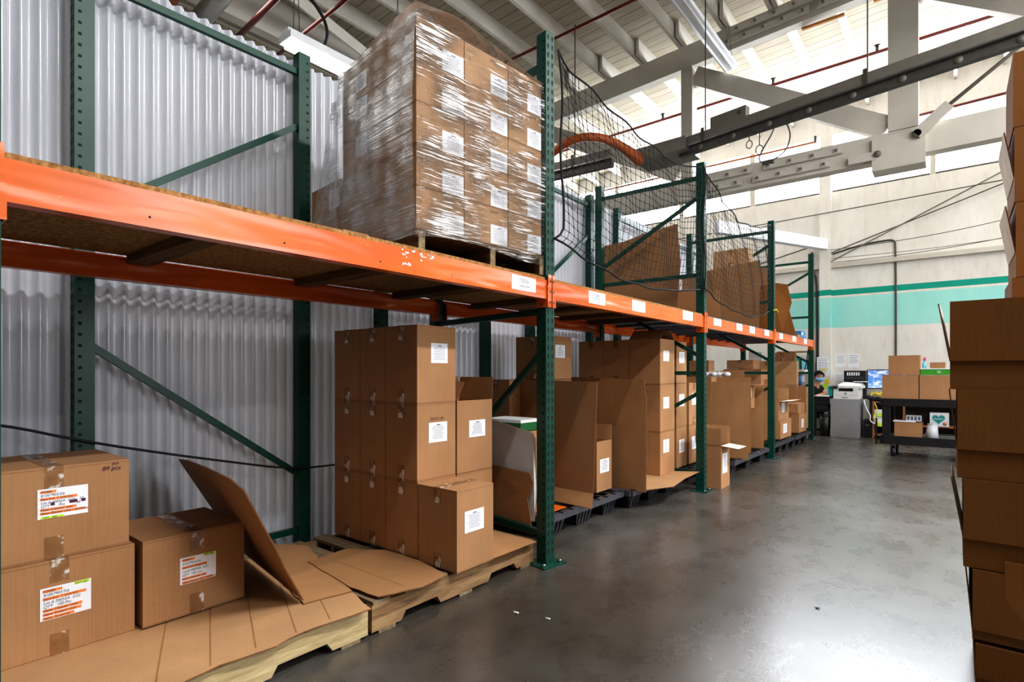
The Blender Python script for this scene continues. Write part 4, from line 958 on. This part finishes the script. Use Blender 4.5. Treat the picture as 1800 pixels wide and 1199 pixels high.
# ------------------------------------------------------------------ cart
cr_ = empty('utility_cart', (-.30, 8.75, 0), -.01, 'black two shelf utility cart loaded with brown cartons', 'cart')
X0, X1, D_ = -.46, .62, .62
def shelf_tray(z0, z1): return MB().box(X0, X1, 0, D_, z1-.03, z1-.01, 'black_plastic').box(X0, X1, -.02, .02, z0, z1, 'black_plastic').box(X0, X1, D_-.02, D_+.02, z0, z1, 'black_plastic').box(X0-.02, X0+.02, -.02, D_+.02, z0, z1, 'black_plastic').box(X1-.02, X1+.02, -.02, D_+.02, z0, z1, 'black_plastic')
shelf_tray(.665, .762).build('top_shelf', cr_); shelf_tray(.165, .275).build('lower_shelf', cr_)
for xx in (X0+.05, X1-.05):
    for yy in (.03, D_-.03): MB().bar((xx, yy, .25), (xx, yy, .68), .09, .07, 'black_plastic', (0, 1, 0)).build('leg', cr_)
for xx in (X0+.12, X1-.12):
    for yy in (.08, D_-.08):
        w_ = MB().cyl((xx-.02, yy, .068), (xx+.02, yy, .068), .068, 'black_rubber', 20).cyl((xx-.022, yy, .068), (xx+.022, yy, .068), .035, 'steel', 14)
        c_ = MB().box(xx-.03, xx+.03, yy-.03, yy+.03, .14, .166, 'steel').box(xx-.028, xx-.022, yy-.025, yy+.025, .05, .145, 'steel').box(xx+.022, xx+.028, yy-.025, yy+.025, .05, .145, 'steel').build('caster', cr_)
        w_.build('wheel', c_)
MB().bar((X0-.06, .02, .15), (X0-.06, .02, .5), .02, .02, 'black_plastic').build('push_handle', cr_)
carton(-.757, -.363, 8.76, 9.14, .764, 1.076, 'large brown carton at the left end of the cart top, sealed with shiny tape', None, 'x')
carton(-.358, .02, 8.76, 9.14, .764, 1.072, 'large brown carton at the right end of the cart top', None, 'x')
carton(-.689, -.351, 8.78, 9.08, 1.078, 1.33, 'brown carton on top of the two cart cartons, white wrap on its top edge', None, 'x')
tag(MB().box(-.345, .0, 8.78, 9.05, 1.075, 1.152, 'green_box').box(-.35, .005, 8.775, 9.055, 1.148, 1.158, 'white_paper').build('product_box'), 'flat bright green box with a pale lid line on the cart cartons', 'box')
text('Vi', .05, 'white_paper', COL.objects['product_box.002'] if 'product_box.002' in COL.objects else None, (-.18, 8.778, 1.11), '-y', 'printed_text')
carton(-.253, -.094, 8.80, 9.0, 1.160, 1.235, 'small flat brown box on top of the green box on the cart', None, None)
tag(MB().cyl((-.31, 8.85, 1.160), (-.31, 8.85, 1.23), .022, 'sky_blue', 12).cyl((-.31, 8.85, 1.23), (-.31, 8.85, 1.26), .008, 'sky_blue', 8).cyl((-.31, 8.85, 1.26), (-.30, 8.85, 1.30), .016, 'pink', 8).build('spray_bottle'), 'little blue bottle with a pink top standing on the green box', 'bottle')
carton(-.627, -.328, 8.80, 9.1, .258, .458, 'brown carton on the lower shelf of the cart with papers on it', None, 'x')
tag(MB().box(-.64, -.40, 8.81, 9.08, .461, .472, 'white_paper').build('paper_sheaf'), 'thin sheaf of white paper on the lower shelf carton', 'paper')
mm = MB().box(-.50, -.34, 8.85, 8.97, .474, .545, 'clear_white')
for k_ in range(4): mm.box(-.49+.038*k_, -.463+.038*k_, 8.848, 8.85, .485, .535, 'grey_ink')
tag(mm.build('blister_pack'), 'clear pack of grey labelled vials on the lower shelf carton', 'pack')
tag(MB().cyl((-.235, 8.87, .258), (-.225, 8.87, .44), .075, 'clear_white', 18, .052).cyl((-.225, 8.87, .44), (-.225, 8.87, .45), .056, 'printer_white', 18).build('plastic_bucket'), 'translucent white plastic tub standing on the lower shelf of the cart', 'tub')

# ------------------------------------------------------------------ office corner
DT = .69
d = empty('desk', (-1.94, 10.75, 0), 0, 'black desk where the masked person sits', 'desk')
MB().box(0, .265, 0, .75, DT-.035, DT, 'black_plastic').build('desk_top', d)
MB().box(0, .265, .01, .04, DT-.13, DT-.035, 'black_plastic').build('apron', d)
for xx in (.0,):
    for yy in (0, .69): MB().box(xx, xx+.06, yy, yy+.06, 0, DT-.035, 'black_plastic').build('leg', d)
tag(MB().box(-1.88, -1.70, 10.80, 11.0, DT+.001, DT+.02, 'white_paper').build('paper_stack'), 'low stack of white paper on the black desk under the person\'s hands', 'paper')
d = empty('desk', (-1.15, 11.0, 0), 0, 'long dark desk against the wall carrying the monitor', 'desk')
MB().box(0, 2.0, 0, .8, DT-.045, DT, 'black_plastic').box(-.5, 0, .42, 1.0, DT-.045, DT, 'black_plastic').build('desk_top', d)
MB().box(0, 2.0, .72, .75, .02, DT-.045, 'black_plastic').build('back_panel', d)
for xx in (.02, 1.9): MB().box(xx, xx+.05, .03, .75, 0, DT-.045, 'black_plastic').build('side_panel', d)
# grey cabinet and printer
c_ = empty('pedestal_cabinet', (-1.466, 11.05, 0), -.03, 'plain grey cabinet standing under the white printer', 'cabinet')
MB().box(-.201, .201, -.20, .30, 0, .652, 'cabinet_grey').build('body', c_); MB().box(-.205, .215, -.203, -.20, .004, .648, 'cabinet_grey').build('front_panel', c_)
p_ = empty('printer', (-1.46, 11.05, .654), -.03, 'white office laser printer with a scanner lid and small dark screen', 'printer')
MB().box(-.17, .20, -.19, .22, 0, .13, 'printer_white').box(-.17, .20, -.192, -.19, .062, .064, 'grey_ink').box(-.05, .05, -.194, -.19, .02, .03, 'ink').build('body', p_)
MB().box(-.17, .20, -.10, .22, .13, .185, 'printer_white').box(-.17, -.10, -.19, -.10, .13, .185, 'printer_white').box(-.10, .12, -.14, -.10, .135, .17, 'hole').box(.12, .20, -.19, -.10, .13, .185, 'printer_white').build('paper_output', p_)
MB().box(-.18, .24, -.19, .22, .185, .225, 'printer_white').hexa([(-.12, -.16, .225), (.24, -.18, .225), (.24, .2, .225), (-.12, .2, .225), (-.06, -.1, .275), (.2, -.12, .262), (.2, .18, .275), (-.06, .18, .285)], 'printer_white').build('scanner_lid', p_)
s_ = MB().hexa([(-.19, -.22, .175), (-.10, -.22, .175), (-.10, -.17, .19), (-.19, -.17, .19), (-.19, -.215, .215), (-.10, -.215, .215), (-.10, -.17, .235), (-.19, -.17, .235)], 'grey_plastic').build('control_panel', p_)
MB().box(-.182, -.108, -.2215, -.2195, .185, .208, 'screen_dark').build('screen', s_)
lg = MB().cyl((.01, -.1935, .095), (.01, -.191, .095), .016, 'grey_ink', 18).build('emblem', p_); text('hp', .018, 'white_paper', lg, (0, -.1945, .095), '-y', align='CENTER', extra=.3)
tag(MB().box(-1.72, -1.655, 10.88, 11.05, .70, .87, 'teal_box').build('patterned_box'), 'small teal patterned box beside the printer', 'box')
tag(MB().box(-1.72, -1.655, 10.88, 11.05, DT+.0, .70, 'grey_plastic').build('riser_block'), 'thin dark riser under the teal patterned box', 'riser')
mm = MB().tube([(-1.49, 11.1, .935), (-1.40, 11.12, .975), (-1.33, 11.1, .935)], .03, 'tan_bit', 8)
tag(MB().box(-1.36, -1.16, 11.0, 11.22, .945, .952, 'white_paper').build('paper_sheaf'), 'loose white paper lying on the printer lid', 'paper')
# black organiser, monitor
o = empty('desk_organizer', (-1.44, 11.75, DT), 0, 'tall black mesh desk organiser behind the printer', 'organiser')
mm = MB().box(-.16, .18, 0, .2, 0, .45, 'black_plastic')
for k_ in range(6): mm.box(-.11+.035*k_, -.09+.035*k_, -.003, 0, .36, .42, 'white_paper')
for k_ in range(8): mm.box(-.13+.037*k_, -.115+.037*k_, -.003, 0, .30, .33, 'grey_ink')
mm.build('body', o)
m_ = empty('monitor', (-.93, 11.75, DT), 0, 'flat computer monitor showing a pale blue sky picture behind the cart cartons', 'monitor')
MB().box(-.31, .31, 0, .03, .12, .47, 'black_plastic').build('casing', m_); MB().box(-.295, .295, -.002, 0, .14, .455, 'screen_glow').build('screen', m_)
MB().box(-.03, .03, .03, .06, .01, .3, 'steel').box(-.12, .12, -.05, .14, 0, .012, 'steel').build('stand', m_)
tag(MB().box(-1.08, -.85, 11.2, 11.4, DT+.001, DT+.02, 'white_paper').build('paper_stack'), 'white papers on the long desk before the monitor', 'paper')
mm = MB(); rnd = random.Random(2)
for q in range(6):
    P_ = [(-1.14+q*.03+rnd.uniform(-.02, .02), 11.15+rnd.uniform(-.05, .05), DT+.02+.06*math.sin(t*PI/5)*rnd.uniform(.6, 1.2)) for t in range(6)]
    P_ = [(p[0]+.02*i, p[1], p[2]) for i, p in enumerate(P_)]; mm.tube(P_, .008, 'yellow', 6)
tag(mm.build('cable_tangle'), 'tangle of yellow cable on the long desk beside the printer', 'cable')
mm = MB().tube([(-1.2, 10.96, DT-.05), (-1.17, 10.95, .5), (-1.1, 10.95, .38), (-1.12, 10.95, .30), (-1.05, 10.96, .25)], .01, 'white_paper', 6)
mm.tube([(-1.05, 10.96, .6), (-1.0, 10.95, .48), (-1.08, 10.95, .35), (-1.0, 10.95, .3), (-.98, 10.96, .22)], .008, 'yellow', 6)
tag(mm.build('hanging_cables_bundle'), 'white and yellow cables dangling below the long desk edge', 'cable')
COL.objects['hanging_cables_bundle'].name = 'dangling_cable'
tag(MB().box(-1.22, -1.10, 11.05, 11.4, 0, .30, 'black_plastic').box(-1.19, -1.13, 11.045, 11.05, .2, .23, 'grey_ink').build('computer_tower'), 'black computer tower on the floor under the long desk', 'computer')
r = empty('bookcase', (-1.085, 11.02, 0), 0, 'low wooden shelf unit under the long desk', 'shelf unit')
MB().box(0, 1.3, .34, .35, .05, .62, 'black_plastic').build('back_panel', r)
for zz in (.05, .23, .60): MB().box(0, 1.3, 0, .35, zz, zz+.02, 'shelf_wood').build('shelf', r)
for xx in (0, .42, 1.28): MB().box(xx, xx+.02, 0.005, .35, 0, .63, 'shelf_wood').build('side_panel', r)
for i in range(11):
    o = MB().box(-1.06, -.86, 11.04, 11.33, .252+i*.021, .270+i*.021, 'white_paper').build('paper_ream'); tag(o, 'ream in the white paper pile on the low wooden shelf, %s from the bottom' % ['first', 'second', 'third', 'fourth', 'fifth', 'sixth', 'seventh', 'eighth', 'ninth', 'tenth', 'eleventh'][i], 'paper', 'paper pile on the low wooden shelf')
for i, (zz, lb) in enumerate(((.37, 'upper'), (.205, 'lower'))): tag(MB().box(-1.02, -.91, 11.005, 11.012, zz, zz+.055, 'hi_green').build('sticky_note'), '%s yellow sticky note on the low shelf unit' % lb, 'note')
# diaper box
b_ = tag(MB().box(-.315, -.075, 11.0, 11.25, .252, .465, 'clear_white').build('product_box'), 'white box with a teal heart picture on the shelf seen through the cart', 'box')
mm = MB(); hp = []
for t in range(24):
    a = 2*PI*t/24; hp.append((-.205+.0060*16*math.sin(a)**3*.85, 10.998, .37+.0052*(13*math.cos(a)-5*math.cos(2*a)-2*math.cos(3*a)-math.cos(4*a))))
mm.add(hp, [tuple(range(24))[::-1]], 'teal_box'); mm.build('heart_mark', b_); text('Pampers', .034, 'white_paper', b_, (-.205, 10.995, .375), '-y', align='CENTER')
MB().cyl((-.12, 10.994, .30), (-.12, 10.997, .30), .03, 'skin', 16).build('picture', b_)
# waste bin
w_ = empty('waste_bin', (-1.772, 10.92, 0), 0, 'black waste bin between the desk leg and the grey cabinet', 'bin')
MB().tube([(0, 0, 0), (0, 0, .36)], .08, 'black_plastic', 20, True, [.07, .09]).tube([(0, 0, .35), (0, 0, .37)], .094, 'black_plastic', 20).build('body', w_)
# wall papers
for (x0, x1, z0, z1, lb, st) in ((-2.117, -1.905, 1.03, 1.41, 'tall printed chart pinned to the wall pillar behind the person', 1), (-1.822, -1.64, 1.205, 1.465, 'white paper notice on the wall, left of the pair', 0), (-1.612, -1.416, 1.195, 1.465, 'white paper notice on the wall, right of the pair', 0),
                           (-1.831, -1.66, .92, 1.10, 'faint paper notice low on the wall behind the printer', 0), (-1.98, -1.90, .88, .98, 'small yellow note on the wall beside the masked person', 2), (-2.05, -1.93, .80, .88, 'light green note on the wall beside the desk', 3)):
    yw = W-.122 if x1 < -1.88 else W-.002
    mm = MB().box(x0, x1, yw-.003, yw, z0, z1, ['white_paper', 'white_paper', 'yellow', 'hi_green'][st])
    if st < 2:
        for k_ in range(9 if st else 5): mm.box(x0+.02, x1-.02-.01*(k_ % 3), yw-.004, yw-.003, z1-.04-k_*.032, z1-.034-k_*.032, 'grey_ink')
    tag(mm.build('wall_notice'), lb, 'notice')
tag(MB().box(-2.02, -1.96, W-.13, W-.126, 1.14, 1.19, 'yellow').build('sticky_note'), 'yellow sticky note on the printed chart', 'note')
# shelf behind last upright
r = empty('storage_shelf', (-2.75, 11.75, 0), 0, 'dark storage shelf with supplies against the wall behind the last rack bay', 'shelf unit')
for zz in (.3, .8, 1.15, 1.5): MB().box(0, .6, 0, .35, zz, zz+.02, 'shelf_wood').build('shelf', r)
for xx in (0, .58): MB().box(xx, xx+.02, 0, .35, 0, 1.52, 'green_paint').build('side_panel', r)
for i, (mt, w_, h_) in enumerate((('purple', .12, .14), ('white_paper', .1, .2), ('teal_box', .09, .22), ('sky_blue', .08, .18))):
    tag(MB().box(-2.72+i*.14, -2.72+i*.14+w_, 11.78, 12.0, 1.172, 1.172+h_, mt).build('supply_box'), '%s supply box on the shelf behind the last rack bay' % ['purple', 'white', 'teal', 'light blue'][i], 'box', 'supply boxes on the storage shelf')
# cables and conduits on the wall
pipe('wall_conduit', [(-.847, W-.02, 0.1), (-.847, W-.02, 3.45), (-.88, W-.02, 3.54), (-.97, W-.02, 3.56), (-1.4, W-.02, 3.53), (-1.86, W-.02, 3.42)], .016, 'dark_steel', 'grey conduit rising up the wall behind the cart and bending toward the pillar', 'conduit', 8)
pipe('wall_conduit', [(-2.13, W-.03, .2), (-2.13, W-.03, 2.95), (-2.2, W-.03, 3.1), (-2.22, W-.03, 3.5)], .022, 'grey_plastic', 'dark conduit running down the wall next to the pillar', 'conduit', 8)
for i, (a, b, sag, rr, lb) in enumerate((((-1.87, 3.42), (1.6, 4.55), .0, .011, 'dark rod rising from the pillar toward the windows, nearer of the crossing pair'), ((-1.87, 3.25), (1.6, 4.9), 0, .013, 'pale rod crossing behind the dark one on the wall'),
        ((-9, 4.12), (2, 4.33), .06, .010, 'long thin cable strung across the wall under the windows'), ((-1.87, 3.47), (2, 3.87), .12, .006, 'sagging thin wire above the wall ledge'),
        ((-1.87, 3.22), (2, 3.52), .10, .006, 'lower sagging wire just above the wall ledge'), ((-1.87, 3.3), (2, 3.42), .07, .005, 'thinnest wire along the wall ledge'), ((-4.2, 3.1), (-2.08, 3.6), 0, .012, 'thin rod behind the white beam next to the pillar'))):
    P_ = [(a[0]+(b[0]-a[0])*t/10, W-.14+.0*i-.012*i, a[1]+(b[1]-a[1])*t/10-sag*math.sin(PI*t/10)) for t in range(11)]
    tag(MB().tube(P_, rr, 'dark_steel' if i != 1 else 'grey_track', 6).build('wall_cable'), lb, 'cable')
tag(MB().tube([(-1.90, 10.2, 1.5), (-1.93, 10.21, 1.25), (-1.96, 10.22, 1.15)], .008, 'black_rubber', 6).box(-2.0, -1.96, 10.2, 10.23, .95, 1.16, 'white_paper').build('power_strip'), 'white power strip hanging on a black cord inside the last upright', 'power strip')

# ------------------------------------------------------------------ floor specks
for (x, y, s_, mt, lb) in ((-.47, 2.05, .03, 'hole', 'small dark scrap on the floor near the right edge stack'), (-.5, 2.9, .012, 'hole', 'tiny dark chip on the open floor'), (-1.57, 1.98, .014, 'clear_white', 'pale chip on the floor before the pallets'), (-1.42, 2.02, .012, 'clear_white', 'second pale chip on the floor before the pallets')):
    o = MB().add([(x+s_*math.cos(a*PI/3)*(1+.3*(a % 2)), y+s_*.5*math.sin(a*PI/3), .0015+.004*(a % 2)) for a in range(6)], [tuple(range(6))], mt).build('floor_scrap'); tag(o, lb, 'scrap')

# ------------------------------------------------------------------ person
def skin_mesh(name, pts, edges, rad, mat, parent=None, lvl=2, root=0):
    me = bpy.data.meshes.new(name); me.from_pydata(pts, edges, []); me.materials.append(M[mat])
    o = bpy.data.objects.new(name, me); COL.objects.link(o); o.parent = parent
    sk = o.modifiers.new('skin', 'SKIN'); sk.use_smooth_shade = True
    for i, r_ in enumerate(rad):
        v = me.skin_vertices[0].data[i]; v.radius = (r_, r_) if not isinstance(r_, tuple) else r_; v.use_root = (i == root)
    sb = o.modifiers.new('subsurf', 'SUBSURF'); sb.levels = lvl; sb.render_levels = lvl
    return o
BP = {'pel': (-2.15, 11.28, .46, .125), 'bel': (-2.11, 11.25, .60, .115), 'che': (-2.06, 11.21, .77, .12), 'nk0': (-2.01, 11.18, .865, .06), 'nk1': (-1.985, 11.165, .915, .045),
  'h0': (-1.965, 11.15, .965, .06), 'h1': (-1.955, 11.145, 1.04, .082), 'h2': (-1.97, 11.15, 1.105, .06),
  'sr': (-2.12, 11.07, .80, .055), 'er': (-2.02, 10.95, .655, .042), 'wr': (-1.86, 10.98, .725, .028), 'pr': (-1.80, 11.0, .722, .032),
  'sl': (-1.98, 11.34, .81, .055), 'el': (-1.84, 11.32, .68, .042), 'wl': (-1.74, 11.15, .725, .028), 'pl': (-1.71, 11.10, .722, .032),
  'hr': (-2.10, 11.20, .44, .085), 'kr': (-1.74, 11.08, .49, .062), 'ar': (-1.76, 11.08, .09, .04), 'tr_': (-1.64, 11.05, .04, .035),
  'hl': (-2.10, 11.37, .44, .085), 'kl': (-1.72, 11.38, .49, .062), 'al': (-1.74, 11.38, .09, .04), 'tl': (-1.62, 11.37, .04, .035)}
BP = {k_: (v_[0]+.05, v_[1], v_[2], v_[3]) for k_, v_ in BP.items()}
ks = list(BP); ix = {k_: i for i, k_ in enumerate(ks)}
ed = [('pel', 'bel'), ('bel', 'che'), ('che', 'nk0'), ('nk0', 'nk1'), ('nk1', 'h0'), ('h0', 'h1'), ('h1', 'h2'), ('che', 'sr'), ('sr', 'er'), ('er', 'wr'), ('wr', 'pr'), ('che', 'sl'), ('sl', 'el'), ('el', 'wl'), ('wl', 'pl'),
      ('pel', 'hr'), ('hr', 'kr'), ('kr', 'ar'), ('ar', 'tr_'), ('pel', 'hl'), ('hl', 'kl'), ('kl', 'al'), ('al', 'tl')]
pts = [BP[k_][:3] for k_ in ks]; rad = [BP[k_][3] for k_ in ks]; E_ = [(ix[a], ix[b]) for a, b in ed]
def fingers(base, dirx, diry):
    for q in range(5):
        f = (q-2)*.016; L = (.035, .06, .068, .062, .048)[q]
        if q == 0: a = (base[0]+dirx*.005-diry*.035, base[1]+diry*.005+dirx*.035, base[2]); b = (a[0]+dirx*.035-diry*.012, a[1]+diry*.035+dirx*.012, a[2]-.004); c2 = b
        else:
            a = (base[0]+dirx*.03-diry*(-f), base[1]+diry*.03+dirx*(-f), base[2]); b = (a[0]+dirx*L*.6, a[1]+diry*L*.6, a[2]+.004); c2 = (a[0]+dirx*L, a[1]+diry*L, a[2]-.008)
        i0 = len(pts); pts.append(a); pts.append(b); rad.extend([.009, .008]); E_.append((ix['pr'] if base is BP['pr'][:3] or base == BP['pr'][:3] else ix['pl'], i0)); E_.append((i0, i0+1))
        if q: pts.append(c2); rad.append(.007); E_.append((i0+1, i0+2))
fingers(BP['pr'][:3], .95, .2); fingers(BP['pl'][:3], .5, -.85)
per = skin_mesh('person', pts, E_, rad, 'skin')
tag(per, 'seated person in black short sleeved top, glasses and blue face mask, arms on the desk', 'person')
def sub(keys, es, grow, mat, name):
    kk = list(keys); P_ = [BP[k_][:3] for k_ in kk]; R_ = [BP[k_][3]+grow+(.016 if k_ in ('sr', 'sl', 'er2', 'el2') and mat == 'black_cloth' else 0) for k_ in kk]
    return skin_mesh(name, P_, [(kk.index(a), kk.index(b)) for a, b in es], R_, mat, per)
BP['er2'] = (-2.02, 11.01, .73, .052); BP['el2'] = (-1.87, 11.335, .75, .052)
sub(['bel', 'pel', 'che', 'nk0', 'sr', 'er2', 'sl', 'el2'], [('pel', 'bel'), ('bel', 'che'), ('che', 'nk0'), ('che', 'sr'), ('sr', 'er2'), ('che', 'sl'), ('sl', 'el2')], .014, 'black_cloth', 'black_top')
sub(['pel', 'hr', 'kr', 'ar', 'hl', 'kl', 'al'], [('pel', 'hr'), ('hr', 'kr'), ('kr', 'ar'), ('pel', 'hl'), ('hl', 'kl'), ('kl', 'al')], .012, 'jeans', 'jeans')
# head details: face direction
hc = Vector((-1.905, 11.145, 1.035)); fd = Vector((.62, -.78, -.12)).normalized(); sd = Vector((.78, .62, 0)).normalized(); ud = sd.cross(fd).normalized()
if ud.z < 0: ud = -ud
def HP(a, b, c): return hc+fd*a+sd*b+ud*c
mm = MB()
for i in range(7):   # pleated mask wrapped round the lower face
    pass
g_ = []
for j in range(6):
    for i in range(9):
        a = (i-4)/4*1.15; z_ = -.012-.072*j/5; rr = (.092, .096, .097, .092, .082, .066)[j]+.008*math.cos(a)*(1 if 0 < j < 4 else 0); g_.append(HP(rr*math.cos(a), rr*math.sin(a)*.86, z_))
mm.add(g_, [(j*9+i, j*9+i+1, (j+1)*9+i+1, (j+1)*9+i) for j in range(5) for i in range(8)], 'mask_blue', True)
mm.build('face_mask', per)
mm = MB()
for s_ in (-1, 1):
    mm.tube([HP(.088, s_*.033+.022*math.cos(t*PI/6), .022+.018*math.sin(t*PI/6)) for t in range(13)], .003, 'hole', 5); mm.tube([HP(.085, s_*.054, .026), HP(.0, s_*.083, .026)], .003, 'hole', 5)
mm.build('glasses', per)
mm = MB()
for s_ in (-1, 1): mm.ball(HP(.0745, s_*.030, .02), .0095, 'white_paper', (1, 1, .6), n=8).ball(HP(.0815, s_*.030, .02), .0048, 'hole', n=8)
mm.build('eyes', per)
mm = MB(); g_ = []
for j in range(9):
    for i in range(14):
        t = PI*.52*j/8; a = 2*PI*i/14; fr = math.cos(a)
        lift = (.018, .04, .058)[j-6]*min(1, (fr-.2)*1.6) if fr > .2 and j > 5 else 0
        rr = .102; g_.append(HP(-.008+rr*math.sin(t)*fr*.98*(.9 if fr > .5 and j > 5 else 1), rr*math.sin(t)*math.sin(a)*.90, .005+rr*1.0*math.cos(t)+lift-(.05 if fr < 0 and j == 8 else 0)))
mm.add(g_, [(j*14+i, j*14+(i+1) % 14, (j+1)*14+(i+1) % 14, (j+1)*14+i) for j in range(8) for i in range(14)], 'hair', True)
mm.ball(HP(-.095, 0, .0), .045, 'hair', n=10); mm.build('hair', per)
mm = MB()
for s_ in (-1, 1): mm.ball(HP(-.002, s_*.082, .004), .016, 'skin', (.6, .6, 1.2), 8)
mm.build('ears', per)
c_ = empty('office_chair', (-2.12, 11.28, 0), 0, 'dark office chair under the seated person', 'chair')
MB().box(-.2, .2, -.2, .2, .29, .335, 'black_cloth').build('seat', c_); MB().box(-.23, -.19, -.18, .18, .42, .85, 'black_cloth').build('backrest', c_); MB().cyl((0, 0, .06), (0, 0, .29), .03, 'steel', 10).build('column', c_); MB().bar((-.21, 0, .31), (-.21, 0, .45), .05, .02, 'black_plastic', (1, 0, 0)).build('backrest_bar', c_)
for q in range(5):
    a = q*2*PI/5; f_ = MB().bar((0, 0, .08), (.24*math.cos(a), .24*math.sin(a), .065), .04, .03, 'black_plastic').build('leg', c_); MB().cyl((.24*math.cos(a)-.012, .24*math.sin(a), .026), (.24*math.cos(a)+.012, .24*math.sin(a), .026), .026, 'black_rubber', 10).build('caster', f_)

# ------------------------------------------------------------------ light
def area(loc, size, power, rot=(0, 0, 0), col=(1, .985, .96), sy=None, name='area_lamp'):
    l = bpy.data.lights.new(name, 'AREA'); l.shape = 'RECTANGLE'; l.size = size; l.size_y = sy or size; l.energy = power; l.color = col
    o = bpy.data.objects.new(name, l); COL.objects.link(o); o.location = loc; o.rotation_euler = rot; return o
area((2.3, 2.3, 5.3), .22, 270, sy=2.0)
area((2.3, 4.6, 5.3), .25, 220, sy=2.4)
area((2.6, 8.0, 5.3), .3, 90, sy=2.4)
area((5.2, 2.4, 4.6), .3, 210, sy=2.4)
area((2.6, 10.3, 5.2), 1.2, 65, sy=2.0)
area((-.2, .6, 5.15), .12, 45, sy=2.2)  # added along the near strip light for bright reflections on the film
area((-5.5, 3.5, 5.0), .8, 60, sy=4)
area((6.5, 4.5, 2.6), 2.4, 230, (0, math.radians(84), 0), (.90, .95, 1), 3)  # unseen cool side light, added to brighten the lower rack like doorway daylight
area((-1, 12.0, 5.15), 9.5, 340, (math.radians(-100), 0, 0), (.93, .96, 1), .9)  # added in front of the clerestory windows to boost their daylight
wd = bpy.data.worlds.new('world'); S.world = wd; wd.use_nodes = True
wd.node_tree.nodes['Background'].inputs[0].default_value = (.9, .94, 1, 1); wd.node_tree.nodes['Background'].inputs[1].default_value = .10
S.view_settings.view_transform = 'Standard'; S.view_settings.look = 'Medium High Contrast'; S.view_settings.exposure = -.12
